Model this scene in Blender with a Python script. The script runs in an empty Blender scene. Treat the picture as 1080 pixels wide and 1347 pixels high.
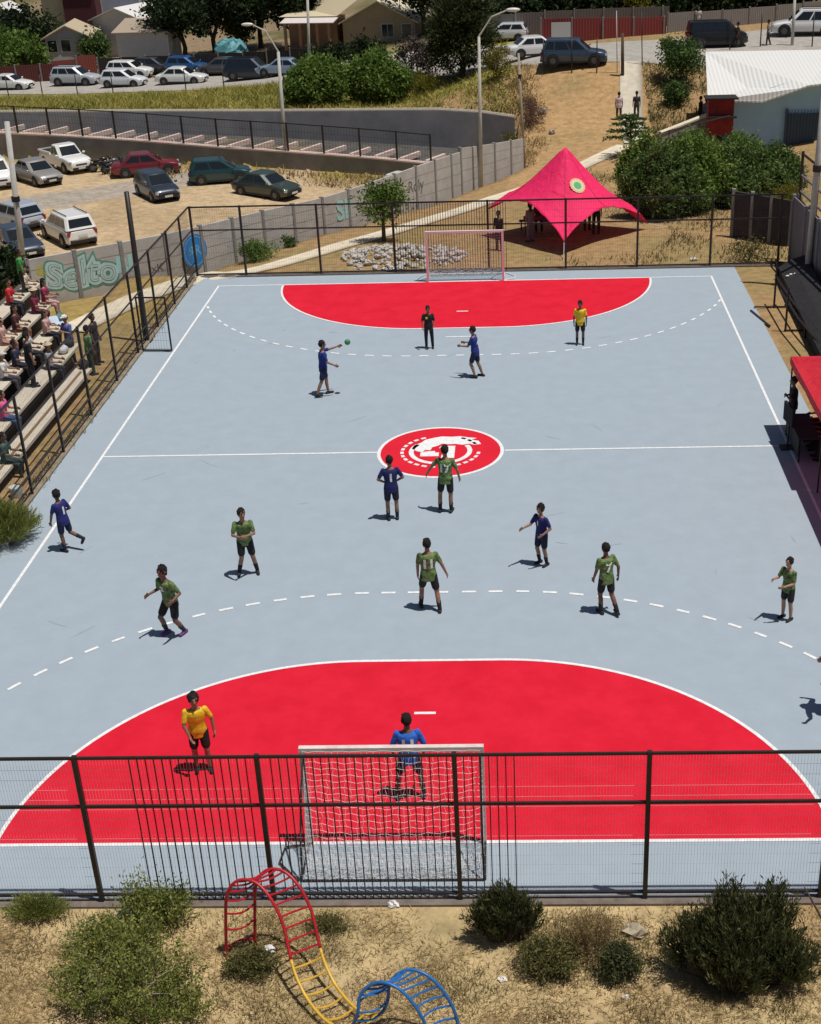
import bpy, bmesh, math, random
import numpy as np
from mathutils import Vector, Matrix
random.seed(7)
RNG = np.random.default_rng(11)
SC = bpy.context.scene
COL = SC.collection
R_ = math.radians
pi = math.pi

# ------------------------------------------------------------------ camera
CAM = np.array([2.42969819, -18.7677554, 15.7207097])
YAW, PITCH, ROLL, FPX = -0.0354778453, 0.463552091, -0.0304614233, 1767.78073
PPX, PPY = 96.4979338, 14.0050387
_c, _s = math.cos(YAW), math.sin(YAW)
FW = np.array([_s*math.cos(PITCH), _c*math.cos(PITCH), -math.sin(PITCH)])
_rt = np.array([_c, -_s, 0.0]); _up = np.cross(_rt, FW)
CR = math.cos(ROLL)*_rt + math.sin(ROLL)*_up
CU = math.cos(ROLL)*_up - math.sin(ROLL)*_rt
cd = bpy.data.cameras.new('camera'); cam = bpy.data.objects.new('camera', cd); COL.objects.link(cam)
cam.matrix_world = Matrix(((CR[0], CU[0], -FW[0], CAM[0]), (CR[1], CU[1], -FW[1], CAM[1]),
                           (CR[2], CU[2], -FW[2], CAM[2]), (0, 0, 0, 1)))
cd.sensor_fit = 'AUTO'; cd.sensor_width = 36.0
cd.lens = FPX/1347*36.0
cd.shift_x = -PPX/1347; cd.shift_y = PPY/1347
cd.clip_start = 0.1; cd.clip_end = 3000
SC.camera = cam

# ------------------------------------------------------------------ sky, sun, exposure
SUN_EL = 74.0
SUN_AZ = np.array([0.93, -0.36]); SUN_AZ = SUN_AZ/np.linalg.norm(SUN_AZ)   # horizontal direction towards the sun
w = bpy.data.worlds.new('World'); SC.world = w; w.use_nodes = True
nt = w.node_tree; bg = nt.nodes['Background']
sky = nt.nodes.new('ShaderNodeTexSky'); sky.sky_type = 'NISHITA'; sky.sun_disc = False
sky.sun_elevation = R_(SUN_EL); sky.sun_rotation = math.atan2(SUN_AZ[0], SUN_AZ[1])
nt.links.new(sky.outputs[0], bg.inputs[0]); bg.inputs[1].default_value = 0.05
sl = bpy.data.lights.new('sun', 'SUN'); so = bpy.data.objects.new('sun', sl); COL.objects.link(so)
sl.energy = 4.9; sl.angle = R_(0.5); sl.color = (1.0, 0.95, 0.88)
sd = Vector((SUN_AZ[0]*math.cos(R_(SUN_EL)), SUN_AZ[1]*math.cos(R_(SUN_EL)), math.sin(R_(SUN_EL))))
so.rotation_euler = sd.to_track_quat('Z', 'Y').to_euler(); so.location = (20, -10, 60)
SC.view_settings.view_transform = 'Standard'; SC.view_settings.look = 'None'
SC.view_settings.exposure = -0.38; SC.view_settings.gamma = 1.0

# ------------------------------------------------------------------ pixel rays (photo pixels -> places on the ground)
def ray(px, py): return FW + CR*(px-540-PPX)/FPX - CU*(py-673.5-PPY)/FPX
def D(px, py, d):
    r = ray(px, py); return CAM + r*(d-CAM[1])/r[1]
def Z(px, py, z=0.0):
    r = ray(px, py); return CAM + r*(z-CAM[2])/r[2]
def pr(P):
    P = np.array(P, float)-CAM; k = P@FW
    return np.array([540+PPX+FPX*(P@CR)/k, 673.5+PPY-FPX*(P@CU)/k])

# ------------------------------------------------------------------ materials
def mat(name, col, rough=0.8, metal=0.0, var=0.0, scale=5.0, bump=0.0, col2=None, coat=0.0, spec=None, detail=6):
    m = bpy.data.materials.new(name); m.use_nodes = True
    n = m.node_tree.nodes; l = m.node_tree.links; b = n['Principled BSDF']
    b.inputs['Base Color'].default_value = (*col, 1); b.inputs['Roughness'].default_value = rough
    b.inputs['Metallic'].default_value = metal
    if coat: b.inputs['Coat Weight'].default_value = coat; b.inputs['Coat Roughness'].default_value = 0.08
    if spec is not None: b.inputs['Specular IOR Level'].default_value = spec
    if var or bump or col2:
        tc = n.new('ShaderNodeTexCoord'); nz = n.new('ShaderNodeTexNoise')
        nz.inputs['Scale'].default_value = scale; nz.inputs['Detail'].default_value = detail; nz.inputs['Roughness'].default_value = 0.65
        l.new(tc.outputs['Object'], nz.inputs['Vector'])
        cr = n.new('ShaderNodeValToRGB')
        c2 = col2 if col2 else tuple(min(1, c*(1+var)) for c in col)
        c1 = col if col2 else tuple(c*(1-var) for c in col)
        cr.color_ramp.elements[0].position = 0.3; cr.color_ramp.elements[1].position = 0.7
        cr.color_ramp.elements[0].color = (*c1, 1); cr.color_ramp.elements[1].color = (*c2, 1)
        l.new(nz.outputs['Fac'], cr.inputs[0]); l.new(cr.outputs[0], b.inputs['Base Color'])
        if bump:
            bp = n.new('ShaderNodeBump'); bp.inputs['Strength'].default_value = bump; bp.inputs['Distance'].default_value = 0.05
            l.new(nz.outputs['Fac'], bp.inputs['Height']); l.new(bp.outputs[0], b.inputs['Normal'])
    return m

def leaf_mat(name, c_dark, c_mid, c_light, trans=0.3):
    m = bpy.data.materials.new(name); m.use_nodes = True
    n = m.node_tree.nodes; l = m.node_tree.links; b = n['Principled BSDF']; out = n['Material Output']
    at = n.new('ShaderNodeAttribute'); at.attribute_name = 'tint'
    cr = n.new('ShaderNodeValToRGB'); e = cr.color_ramp.elements
    e[0].color = (*c_dark, 1); e[1].color = (*c_light, 1); x = e.new(0.5); x.color = (*c_mid, 1)
    l.new(at.outputs['Fac'], cr.inputs[0]); l.new(cr.outputs[0], b.inputs['Base Color'])
    b.inputs['Roughness'].default_value = 0.65; b.inputs['Specular IOR Level'].default_value = 0.25
    tr = n.new('ShaderNodeBsdfTranslucent'); l.new(cr.outputs[0], tr.inputs['Color'])
    mx = n.new('ShaderNodeMixShader'); mx.inputs[0].default_value = trans
    l.new(b.outputs[0], mx.inputs[1]); l.new(tr.outputs[0], mx.inputs[2]); l.new(mx.outputs[0], out.inputs['Surface'])
    return m

def fabric_mat(name, col, trans=0.35, rough=0.75):
    m = bpy.data.materials.new(name); m.use_nodes = True
    n = m.node_tree.nodes; l = m.node_tree.links; b = n['Principled BSDF']; out = n['Material Output']
    tc = n.new('ShaderNodeTexCoord'); nz = n.new('ShaderNodeTexNoise'); nz.inputs['Scale'].default_value = 1.6; nz.inputs['Detail'].default_value = 5; nz.inputs['Distortion'].default_value = 1.2
    l.new(tc.outputs['Object'], nz.inputs['Vector']); bp = n.new('ShaderNodeBump'); bp.inputs['Strength'].default_value = .6; bp.inputs['Distance'].default_value = .15
    l.new(nz.outputs['Fac'], bp.inputs['Height']); l.new(bp.outputs[0], b.inputs['Normal'])
    b.inputs['Base Color'].default_value = (*col, 1); b.inputs['Roughness'].default_value = rough
    tr = n.new('ShaderNodeBsdfTranslucent'); tr.inputs['Color'].default_value = (*col, 1)
    mx = n.new('ShaderNodeMixShader'); mx.inputs[0].default_value = trans
    l.new(b.outputs[0], mx.inputs[1]); l.new(tr.outputs[0], mx.inputs[2]); l.new(mx.outputs[0], out.inputs['Surface'])
    return m

def stripe_mat(name, c1, c2, scale, axis=0, rough=0.5, metal=0.0):
    """corrugation / plank pattern along one object axis, with bump"""
    m = bpy.data.materials.new(name); m.use_nodes = True
    n = m.node_tree.nodes; l = m.node_tree.links; b = n['Principled BSDF']
    tc = n.new('ShaderNodeTexCoord'); wv = n.new('ShaderNodeTexWave'); wv.wave_type = 'BANDS'
    wv.bands_direction = 'XYZ'[axis]; wv.inputs['Scale'].default_value = scale; wv.inputs['Distortion'].default_value = 0.3
    nz = n.new('ShaderNodeTexNoise'); nz.inputs['Scale'].default_value = 1.3; nz.inputs['Detail'].default_value = 6
    l.new(tc.outputs['Object'], wv.inputs['Vector']); l.new(tc.outputs['Object'], nz.inputs['Vector'])
    mx = n.new('ShaderNodeMix'); mx.data_type = 'RGBA'; mx.inputs[6].default_value = (*c1, 1); mx.inputs[7].default_value = (*c2, 1)
    ad = n.new('ShaderNodeMath'); ad.operation = 'MULTIPLY'; l.new(wv.outputs['Fac'], ad.inputs[0]); l.new(nz.outputs['Fac'], ad.inputs[1])
    l.new(ad.outputs[0], mx.inputs[0]); l.new(mx.outputs[2], b.inputs['Base Color'])
    bp = n.new('ShaderNodeBump'); bp.inputs['Strength'].default_value = 0.5; bp.inputs['Distance'].default_value = 0.04
    l.new(wv.outputs['Fac'], bp.inputs['Height']); l.new(bp.outputs[0], b.inputs['Normal'])
    b.inputs['Roughness'].default_value = rough; b.inputs['Metallic'].default_value = metal
    return m

# ------------------------------------------------------------------ mesh building
class MB:
    def __init__(s): s.v = []; s.f = []
    def add(s, v, f):
        k = len(s.v); s.v.extend([tuple(map(float, p)) for p in v]); s.f.extend([tuple(i+k for i in q) for q in f]); return s
    def box(s, c, size, rz=0.0, M=None):
        hx, hy, hz = size[0]/2, size[1]/2, size[2]/2
        P = [Vector((x, y, z)) for z in (-hz, hz) for y in (-hy, hy) for x in (-hx, hx)]
        if M is None: M = Matrix.Rotation(rz, 3, 'Z')
        P = [M @ p + Vector(c) for p in P]
        return s.add(P, [(0, 2, 3, 1), (4, 5, 7, 6), (0, 1, 5, 4), (2, 6, 7, 3), (0, 4, 6, 2), (1, 3, 7, 5)])
    def box2(s, a, b): return s.box([(a[i]+b[i])/2 for i in range(3)], [abs(b[i]-a[i]) for i in range(3)])
    def bar(s, p, q, wx, wz=None):
        """rectangular bar from p to q"""
        p = Vector(p); q = Vector(q); d = q-p; L = d.length
        if L < 1e-6: return s
        d.normalize(); a = Vector((0, 0, 1)) if abs(d.z) < 0.95 else Vector((0, 1, 0))
        x = d.cross(a).normalized(); z = x.cross(d)
        M = Matrix((x, d, z)).transposed()
        return s.box((p+q)/2, (wx, L, wz or wx), M=M)
    def tube(s, pts, rad, n=8, cap=True, flat=None):
        pts = [Vector(p) for p in pts]; k = len(pts)
        if not hasattr(rad, '__len__'): rad = [rad]*k
        V = []; F = []; prev = None
        for i in range(k):
            d = (pts[min(i+1, k-1)]-pts[max(i-1, 0)]).normalized()
            if prev is None:
                a = Vector((0, 0, 1)) if abs(d.z) < 0.9 else Vector((1, 0, 0))
                x = d.cross(a).normalized()
            else: x = (prev - d*prev.dot(d)).normalized()
            prev = x; y = d.cross(x)
            for j in range(n):
                t = 2*pi*j/n; V.append(pts[i]+(x*math.cos(t)+y*math.sin(t))*rad[i])
        for i in range(k-1):
            for j in range(n):
                a = i*n+j; b = i*n+(j+1) % n; F.append((a, b, b+n, a+n))
        if cap: F.append(tuple(range(n-1, -1, -1))); F.append(tuple((k-1)*n+j for j in range(n)))
        return s.add(V, F)
    def cap(s, p, q, r0, r1, n=12, h=4):
        p = Vector(p); q = Vector(q); d = (q-p)
        L = d.length; d = d.normalized() if L > 1e-6 else Vector((0, 0, 1))
        pts = []; rad = []
        for i in range(h+1):
            t = -pi/2+pi/2*i/h; pts.append(p+d*(r0*math.sin(t)*(1 if i else 0.999))); rad.append(max(r0*math.cos(t), r0*0.05))
        for i in range(h+1):
            t = pi/2*i/h; pts.append(q+d*r1*math.sin(t)); rad.append(max(r1*math.cos(t), r1*0.05))
        return s.tube(pts, rad, n)
    def ell(s, c, r, M=None, nu=16, nv=10):
        V = []; F = []; c = Vector(c); M = M or Matrix.Identity(3)
        V.append(c+M @ Vector((0, 0, -r[2])))
        for i in range(1, nv):
            t = -pi/2+pi*i/nv
            for j in range(nu):
                u = 2*pi*j/nu; V.append(c+M @ Vector((r[0]*math.cos(t)*math.cos(u), r[1]*math.cos(t)*math.sin(u), r[2]*math.sin(t))))
        V.append(c+M @ Vector((0, 0, r[2])))
        for j in range(nu): F.append((0, 1+(j+1) % nu, 1+j))
        for i in range(nv-2):
            for j in range(nu):
                a = 1+i*nu+j; b = 1+i*nu+(j+1) % nu; F.append((a, b, b+nu, a+nu))
        k = 1+(nv-2)*nu
        for j in range(nu): F.append((k+j, k+(j+1) % nu, k+nu))
        return s.add(V, F)
    def loft(s, rings, cap=True):
        n = len(rings[0]); V = [p for r in rings for p in r]; F = []
        for i in range(len(rings)-1):
            for j in range(n):
                a = i*n+j; b = i*n+(j+1) % n; F.append((a, b, b+n, a+n))
        if cap: F.append(tuple(range(n-1, -1, -1))); F.append(tuple((len(rings)-1)*n+j for j in range(n)))
        return s.add(V, F)
    def poly(s, pts): return s.add(pts, [tuple(range(len(pts)))])
    def cyl(s, p, q, r, n=16): return s.tube([p, q], r, n)
    def build(s, name, m, parent=None, off=None, smooth=False):
        me = bpy.data.meshes.new(name)
        v = s.v
        if off is not None: v = [(a-off[0], b-off[1], c-off[2]) for a, b, c in v]
        me.from_pydata(v, [], s.f)
        if m is not None: me.materials.append(m)
        if smooth: me.polygons.foreach_set('use_smooth', [True]*len(me.polygons))
        o = bpy.data.objects.new(name, me); COL.objects.link(o)
        if parent is not None: o.parent = parent
        return o

def part(name, mb, m, root, smooth=False):
    """mesh given in world coordinates, made a child of an unrotated root"""
    off = [0, 0, 0]; p = root
    while p is not None: off = [off[i]+p.location[i] for i in range(3)]; p = p.parent
    return mb.build(name, m, root, off, smooth)
def tag(o, label=None, cat=None, group=None, kind=None):
    if label: o['label'] = label
    if cat: o['category'] = cat
    if group: o['group'] = group
    if kind: o['kind'] = kind
    return o
def thing(name, label, cat, loc=(0, 0, 0), rz=0.0, group=None):
    o = bpy.data.objects.new(name, None); COL.objects.link(o); o.empty_display_size = 0.3
    o.location = tuple(float(a) for a in loc); o.rotation_euler = (0, 0, rz)
    return tag(o, label, cat, group)
def children(o): return [c for c in bpy.data.objects if c.parent is o]
def copy_tree(o, parent=None, kids=None):
    c = o.copy(); COL.objects.link(c)
    if parent is not None: c.parent = parent
    for ch in (kids or KIDS(o)): copy_tree(ch, c)
    return c
def KIDS(o): return [c for c in bpy.data.objects if c.parent == o]
def npmesh(name, V, F, m, tint=None, parent=None, smooth=False):
    """V (n,3), F (k,4 or 3) arrays; tint per vertex"""
    me = bpy.data.meshes.new(name); k = F.shape[1]
    me.vertices.add(len(V)); me.vertices.foreach_set('co', np.asarray(V, np.float32).ravel())
    me.loops.add(F.size); me.loops.foreach_set('vertex_index', F.astype(np.int32).ravel())
    me.polygons.add(len(F)); me.polygons.foreach_set('loop_start', np.arange(0, F.size, k, dtype=np.int32))
    me.polygons.foreach_set('loop_total', np.full(len(F), k, np.int32))
    if tint is not None:
        a = me.attributes.new('tint', 'FLOAT', 'POINT'); a.data.foreach_set('value', np.asarray(tint, np.float32))
    me.update(calc_edges=True); me.materials.append(m)
    if smooth: me.polygons.foreach_set('use_smooth', [True]*len(me.polygons))
    o = bpy.data.objects.new(name, me); COL.objects.link(o)
    if parent is not None: o.parent = parent
    return o

# ------------------------------------------------------------------ text as flat mesh (lettering)
def text_mesh(body, size, offset=0.0, extrude=0.0):
    cu = bpy.data.curves.new('lettering', 'FONT'); cu.body = body; cu.size = size; cu.offset = offset
    cu.align_x = 'CENTER'; cu.align_y = 'CENTER'; cu.extrude = extrude; cu.resolution_u = 4
    o = bpy.data.objects.new('lettering', cu); COL.objects.link(o)
    dg = bpy.context.evaluated_depsgraph_get(); dg.update()
    me = bpy.data.meshes.new_from_object(o.evaluated_get(dg))
    V = [tuple(v.co) for v in me.vertices]; F = [tuple(p.vertices) for p in me.polygons]
    bpy.data.objects.remove(o); bpy.data.curves.remove(cu); bpy.data.meshes.remove(me)
    return V, F

# ------------------------------------------------------------------ foliage
def leaf_quads(C, size, aspect=0.5, upbias=0.0, rng=RNG, dirs=None):
    n = len(C)
    d = rng.normal(size=(n, 3)) if dirs is None else dirs + rng.normal(size=(n, 3))*0.45
    d[:, 2] += upbias; d /= np.linalg.norm(d, axis=1)[:, None]
    a = rng.normal(size=(n, 3)); a[:, 2] *= 0.6
    x = np.cross(d, a); x /= np.linalg.norm(x, axis=1)[:, None]+1e-9
    s = size*(0.6+0.8*rng.random(n))[:, None]
    V = np.empty((n, 4, 3)); V[:, 0] = C; V[:, 1] = C+d*s*0.5+x*s*aspect*0.5; V[:, 2] = C+d*s; V[:, 3] = C+d*s*0.5-x*s*aspect*0.5
    return V.reshape(-1, 3), np.arange(4*n).reshape(n, 4)
def crown(blobs, n, size, clumps=40, cl=0.3, aspect=0.5, upbias=0.0, seed=1, shell=2.2, outward=False):
    """leaves gathered in clumps through the volume of several ellipsoids; returns V,F,tint"""
    rng = np.random.default_rng(seed); B = np.array(blobs, float)
    wv = B[:, 3]*B[:, 4]*B[:, 5]; wv = wv**0.75; wv /= wv.sum()
    bi = rng.choice(len(B), clumps, p=wv)
    u = rng.normal(size=(clumps, 3)); u /= np.linalg.norm(u, axis=1)[:, None]
    r = rng.random(clumps)**(1/shell)
    K = B[bi, :3]+u*r[:, None]*B[bi, 3:6]
    tk = rng.random(clumps); ks = cl*(0.6+0.9*rng.random(clumps))
    ci = rng.integers(0, clumps, n)
    C = K[ci]+rng.normal(size=(n, 3))*ks[ci][:, None]*np.array([1, 1, 0.75])
    dirs = None
    if outward: dirs = (C-B[bi][ci, :3])/B[bi][ci, 3:6]; dirs /= np.linalg.norm(dirs, axis=1)[:, None]+1e-6
    V, F = leaf_quads(C, size, aspect, upbias, rng, dirs)
    t = np.clip(0.6*tk[ci]+0.4*rng.random(n), 0, 1)
    return V, F, np.repeat(t, 4)
def sprigs(H, R, n, per, size, aspect, seed, lo=.05, spread=1.0, needle=True, ry=.8):
    """stems fanning up from the root, leaves crowded along their outer half; returns V,F,tint and the stem lines"""
    g = np.random.default_rng(seed); a = g.random(n)*2*pi; q = g.random(n)**.6
    tip = np.stack([R*q*np.cos(a), R*ry*q*np.sin(a), H*(np.sqrt(np.clip(1-(q*.93)**2, 0, 1))*(.72+.36*g.random(n))+lo)], 1)
    root = tip*np.array([.30, .30, 0])+np.array([0, 0, .02]); Cs = []; Ds = []; Ts = []; S = []
    tone = g.random(n)
    for i in range(n):
        t = g.random(per)**.75*.72+.28; d = tip[i]-root[i]; bend = np.array([0, 0, 1.0])*.12*np.linalg.norm(d)
        P = root[i]+d*t[:, None]+np.array([d[0], d[1], 0])*(-.18*np.sin(pi*t))[:, None]
        P += g.normal(size=(per, 3))*size*(.35 if needle else .9)*(1.25-t*.5)[:, None]
        u = d/np.linalg.norm(d); Cs.append(P); Ds.append(np.repeat((u*1.1+np.array([0, 0, .3]))[None], per, 0)); Ts.append(np.clip(.55*tone[i]+.25*t+.25*g.random(per), 0, 1)); S.append((root[i], tip[i]))
    V, F = leaf_quads(np.concatenate(Cs), size, aspect, 0, g, np.concatenate(Ds) if needle else None)
    return V, F, np.repeat(np.concatenate(Ts), 4), S
def blades(P, h, wd, lean=0.35, rng=RNG, tint=None):
    n = len(P); h = h*(0.5+rng.random(n)); a = rng.random(n)*2*pi
    x = np.stack([np.cos(a), np.sin(a), np.zeros(n)], 1)*(wd*(0.6+0.8*rng.random(n)))[:, None]
    b = rng.normal(size=(n, 3))*lean*h[:, None]; b[:, 2] = h
    V = np.empty((n, 3, 3)); V[:, 0] = P-x; V[:, 1] = P+x; V[:, 2] = P+b
    t = rng.random(n) if tint is None else tint
    return V.reshape(-1, 3), np.arange(3*n).reshape(n, 3), np.repeat(t, 3)

# ------------------------------------------------------------------ terrain
LOT = np.array([(-70, 24), (-30, 30), (-17.4, 33.9), (-14.85, 36.1), (-12.35, 38.1), (-6.75, 46.1), (-2.4, 54.1), (2.6, 64.1), (2.4, 68.6), (-0.6, 69.85), (-34.3, 78.15), (-70, 89.4)])
LWALL = (np.array([-34.3, 77.6]), np.array([-0.6, 69.3]))       # lower wall line (top pale beam)
def inside(x, y, poly):
    r = np.zeros(np.shape(x), bool); n = len(poly); j = n-1
    for i in range(n):
        xi, yi = poly[i]; xj, yj = poly[j]
        c = ((yi > y) != (yj > y)) & (x < (xj-xi)*(y-yi)/(yj-yi+1e-12)+xi); r ^= c; j = i
    return r
LEDGE = np.array([(-70, 89.2), (-34.3, 78.1), (-0.6, 67.7), (2.2, 66.6), (2.1, 78.0), (-3.6, 81.3), (-70, 81.3)])
LEDGE = np.array([(-70, 89.2), (-34.3, 78.0), (-0.6, 69.7), (2.4, 68.6), (2.5, 75.4), (-3.4, 77.5), (-16, 80.45), (-25.9, 81.3), (-35.4, 81.9), (-70, 93)])
CP = [(-12, -8, -.1), (0, -8, -.15), (12, -8, -.1), (-12, -2, 0), (0, -2, 0), (12, -2, 0), (-12, 12, 0), (12, 12, 0), (-12, 25, 0), (12, 25, 0), (-12, 36, 0), (0, 36.5, 0), (12, 36, 0),
      (14, 0, 0), (14, 36, 0), (-18, 10, 0), (-18, 25, -.1), (-25, 15, 0), (-17.1, 34, -.38), (-14.85, 36, -.56), (-12.4, 38, -.6), (-6.83, 46, -.7), (-2.5, 54, -1.35), (2.5, 64, -1.56),
      (-9, 36.3, 0.0), (-6.6, 40, -.12), (-4.3, 44, -.43), (-.95, 50, -.87), (.93, 54, -1.14), (6.67, 62, -.88), (9.2, 66, -.74), (9.66, 72, -.44), (4, 68, -1.0), (3, 72, -.4),
      (10.2, 80, 2.2), (6.2, 80, 1.87), (2.8, 82, 1.9), (6, 87, 2.2), (22.8, 87, 2.65), (14, 83, 2.3), (15.5, 67, -1.3), (20, 60, -.8), (12, 50, -.6), (5, 44, -.1), (10, 42, -.05), (5, 40, -.02), (9, 46, -.2),
      (2.0, 75.0, -.5), (-3.68, 77.2, -.3), (-10, 78.6, -.55), (-16, 80.1, -.6), (-35.4, 81.3, -.35), (-26, 81, -.5), (-6, 82, -.6), (-50, 86, -.6), (-37, 90, -1.05), (-20, 89, -.85), (-10, 88, -.4), (-2, 85, .6), (-37, 104, -2.5), (-20, 99, -1.5), (-8, 92, 0.2), (-37, 112, -2.5), (-20, 108, -1.6), (-60, 110, -3.6),
      (0, 100, 1.6), (-10, 104, 0.2), (20, 100, 2.6), (-40, 125, -2.6), (-20, 125, -1), (0, 125, 1.2), (30, 125, 2.2), (40, 90, 3.4), (40, 60, 2), (30, 40, 1.5), (30, 10, .5), (-40, 10, -1), (-80, 100, -5)]
_CP = np.array(CP, float)
def _phi(r2): return np.sqrt(r2+2.5**2)
_A = _phi(((_CP[:, None, :2]-_CP[None, :, :2])**2).sum(-1)); _A = _A - 0.05*np.eye(len(_CP))
_W = np.linalg.solve(_A, _CP[:, 2]-0.0)
def tz_base(x, y):
    x = np.asarray(x, float); y = np.asarray(y, float)
    q = np.stack([x.ravel(), y.ravel()], 1); out = np.empty(len(q))
    for i in range(0, len(q), 20000):
        out[i:i+20000] = _phi(((q[i:i+20000, None]-_CP[None, :, :2])**2).sum(-1)) @ _W
    return np.clip(out.reshape(x.shape), -6, 8)
def lot_z(x, y): return -2.98-0.035*np.maximum(0, x+16)
def ledge_z(x, y): return np.interp(x, [-34, 0], [-1.62, -2.75])
def tz(x, y):
    x = np.asarray(x, float); y = np.asarray(y, float)
    z = tz_base(np.clip(x, -75, 60), np.clip(y, -25, 135))
    fl = (x > -15) & (x < 13.8) & (y > -2.6) & (y < 37)          # flat terrace round the court
    z = np.where(fl, np.clip(z, -0.04, 0.02)*0.3-0.012, z)
    z = np.where((np.abs(x) < 11.1) & (y > -1.3) & (y < 35.9), -0.08, z)
    lg = inside(x, y, LEDGE); z = np.where(lg, ledge_z(x, y), z)
    z = np.where(inside(x, y, LOT) & ~lg, lot_z(x, y), z)
    return z
def T(x, y): return float(tz(np.array([x]), np.array([y]))[0])
def G(px, py):
    """where the pixel's ray meets the terrain"""
    r = ray(px, py); t = np.linspace(8, 190, 2400); P = CAM[None]+r[None]*t[:, None]/np.linalg.norm(r)
    b = P[:, 2]-tz(P[:, 0], P[:, 1]); i = np.argmax(b < 0)
    if i == 0: return P[-1]
    k = b[i-1]/(b[i-1]-b[i]); return P[i-1]+(P[i]-P[i-1])*k
# ================================================================== GROUND
def axis(a, b, step, lo, hi):
    m = list(np.arange(a, b+1e-6, step)); k = step
    l = []; x = a
    while x > lo: k *= 1.5; x -= k; l.append(x)
    h = []; x = b; k = step
    while x < hi: k *= 1.5; x += k; h.append(x)
    return np.array(l[::-1]+m+h)
gx = axis(-56, 42, 0.5, -700, 700); gy = axis(-14, 128, 0.5, -400, 1000)
GX, GY = np.meshgrid(gx, gy); GZ = tz(GX, GY)
nx, ny = len(gx), len(gy)
idx = np.arange(nx*ny).reshape(ny, nx)
F = np.stack([idx[:-1, :-1], idx[:-1, 1:], idx[1:, 1:], idx[1:, :-1]], -1).reshape(-1, 4)
V = np.stack([GX, GY, GZ], -1).reshape(-1, 3)
def seg_dist(x, y, pts):
    d = np.full(np.shape(x), 1e9)
    for (ax, ay), (bx, by) in zip(pts[:-1], pts[1:]):
        L = (bx-ax)**2+(by-ay)**2; t = np.clip(((x-ax)*(bx-ax)+(y-ay)*(by-ay))/L, 0, 1)
        d = np.minimum(d, np.hypot(x-ax-t*(bx-ax), y-ay-t*(by-ay)))
    return d
def sm(a, b, x): t = np.clip((x-a)/(b-a), 0, 1); return t*t*(3-2*t)
def hashn(x, y, s, seed):
    """smooth value noise for the soil cover"""
    r = np.random.default_rng(seed).random((64, 64)); u = x/s; v = y/s; i = np.floor(u).astype(int); j = np.floor(v).astype(int)
    fu = u-i; fv = v-j; fu = fu*fu*(3-2*fu); fv = fv*fv*(3-2*fv); g = lambda a, b: r[a % 64, b % 64]
    return (g(i, j)*(1-fu)+g(i+1, j)*fu)*(1-fv)+(g(i, j+1)*(1-fu)+g(i+1, j+1)*fu)*fv
PATH = [tuple(Z(92, 436)[:2]), tuple(Z(180, 394)[:2]), tuple(Z(250, 369)[:2]), tuple(Z(325, 356)[:2]), (-6.63, 40), (-4.29, 44), (-.95, 50), (.93, 54), (3.9, 58), (6.67, 62), (8.9, 65.5)]
x, y = GX.ravel(), GY.ravel()
n1 = hashn(x, y, 3.1, 1)*.6+hashn(x, y, 1.1, 2)*.4; n2 = hashn(x, y, 7.3, 3)*.6+hashn(x, y, 2.0, 4)*.4
def C3(*c): return np.array(c)[None, :]
SOIL = C3(.36, .235, .115); DRY = C3(.30, .225, .10); STRAW = C3(.54, .41, .22); OLIVE = C3(.15, .14, .045); SAND = C3(.52, .39, .24); ASPH = C3(.36, .325, .285)
col = np.repeat(SOIL, len(x), 0)
def mixc(col, c, k): return col*(1-k[:, None])+c*k[:, None]
col = mixc(col, DRY, sm(.4, .7, n1)*.8)
near = y < -1.3
col = np.where(near[:, None], mixc(mixc(np.repeat(STRAW, len(x), 0), SOIL, sm(.45, .75, n2)*.7), OLIVE, sm(.55, .8, n1)*.55), col)
hill = (x > 1.5) & (x < 11) & (y > 55) & (y < 81)
col = np.where(hill[:, None], mixc(np.repeat(C3(.44, .28, .135), len(x), 0), DRY, sm(.5, .8, n1)*.5), col)
leftside = (x < -11.2) & (y > 30) & (y < 40)
col = mixc(col, C3(.36, .26, .09), (leftside*sm(.25, .6, n1)))
lotm = inside(x, y, LOT)
lane = sm(2.6, 1.4, seg_dist(x, y, [tuple(Z(a, b, -3)[:2]) for a, b in ((-150, 290), (0, 275), (110, 258), (215, 241), (262, 232))])+1.2*(n1-.5))
lc = mixc(mixc(np.repeat(SAND, len(x), 0), C3(.40, .29, .17), sm(.45, .75, n2)*.7), ASPH, lane*.85)
weeds = sm(3.2, 0.5, seg_dist(x, y, [tuple(LWALL[0]), tuple(LWALL[1])])-0.6)*sm(.35, .6, n1)
lc = mixc(lc, C3(.30, .24, .075), weeds)
col = np.where(lotm[:, None], lc, col)
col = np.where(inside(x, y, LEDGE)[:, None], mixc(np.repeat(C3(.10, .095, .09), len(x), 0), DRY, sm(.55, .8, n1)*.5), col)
emb = (y > 81) & (x < 2.2) & (y < 110)
col = np.where(emb[:, None], mixc(np.repeat(C3(.33, .29, .08), len(x), 0), C3(.16, .19, .04), sm(.4, .7, n1)*.8), col)
far = (y > 104)
col = np.where(far[:, None], mixc(np.repeat(C3(.27, .20, .125), len(x), 0), C3(.13, .12, .05), sm(.4, .7, n2)), col)
gm = bpy.data.materials.new('soil'); gm.use_nodes = True
n = gm.node_tree.nodes; l = gm.node_tree.links; b = n['Principled BSDF']; b.inputs['Roughness'].default_value = 0.95; b.inputs['Specular IOR Level'].default_value = 0.15
at = n.new('ShaderNodeAttribute'); at.attribute_name = 'cover'; tc = n.new('ShaderNodeTexCoord')
nz = n.new('ShaderNodeTexNoise'); nz.inputs['Scale'].default_value = 2.2; nz.inputs['Detail'].default_value = 10; nz.inputs['Roughness'].default_value = 0.72
l.new(tc.outputs['Object'], nz.inputs['Vector'])
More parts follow.
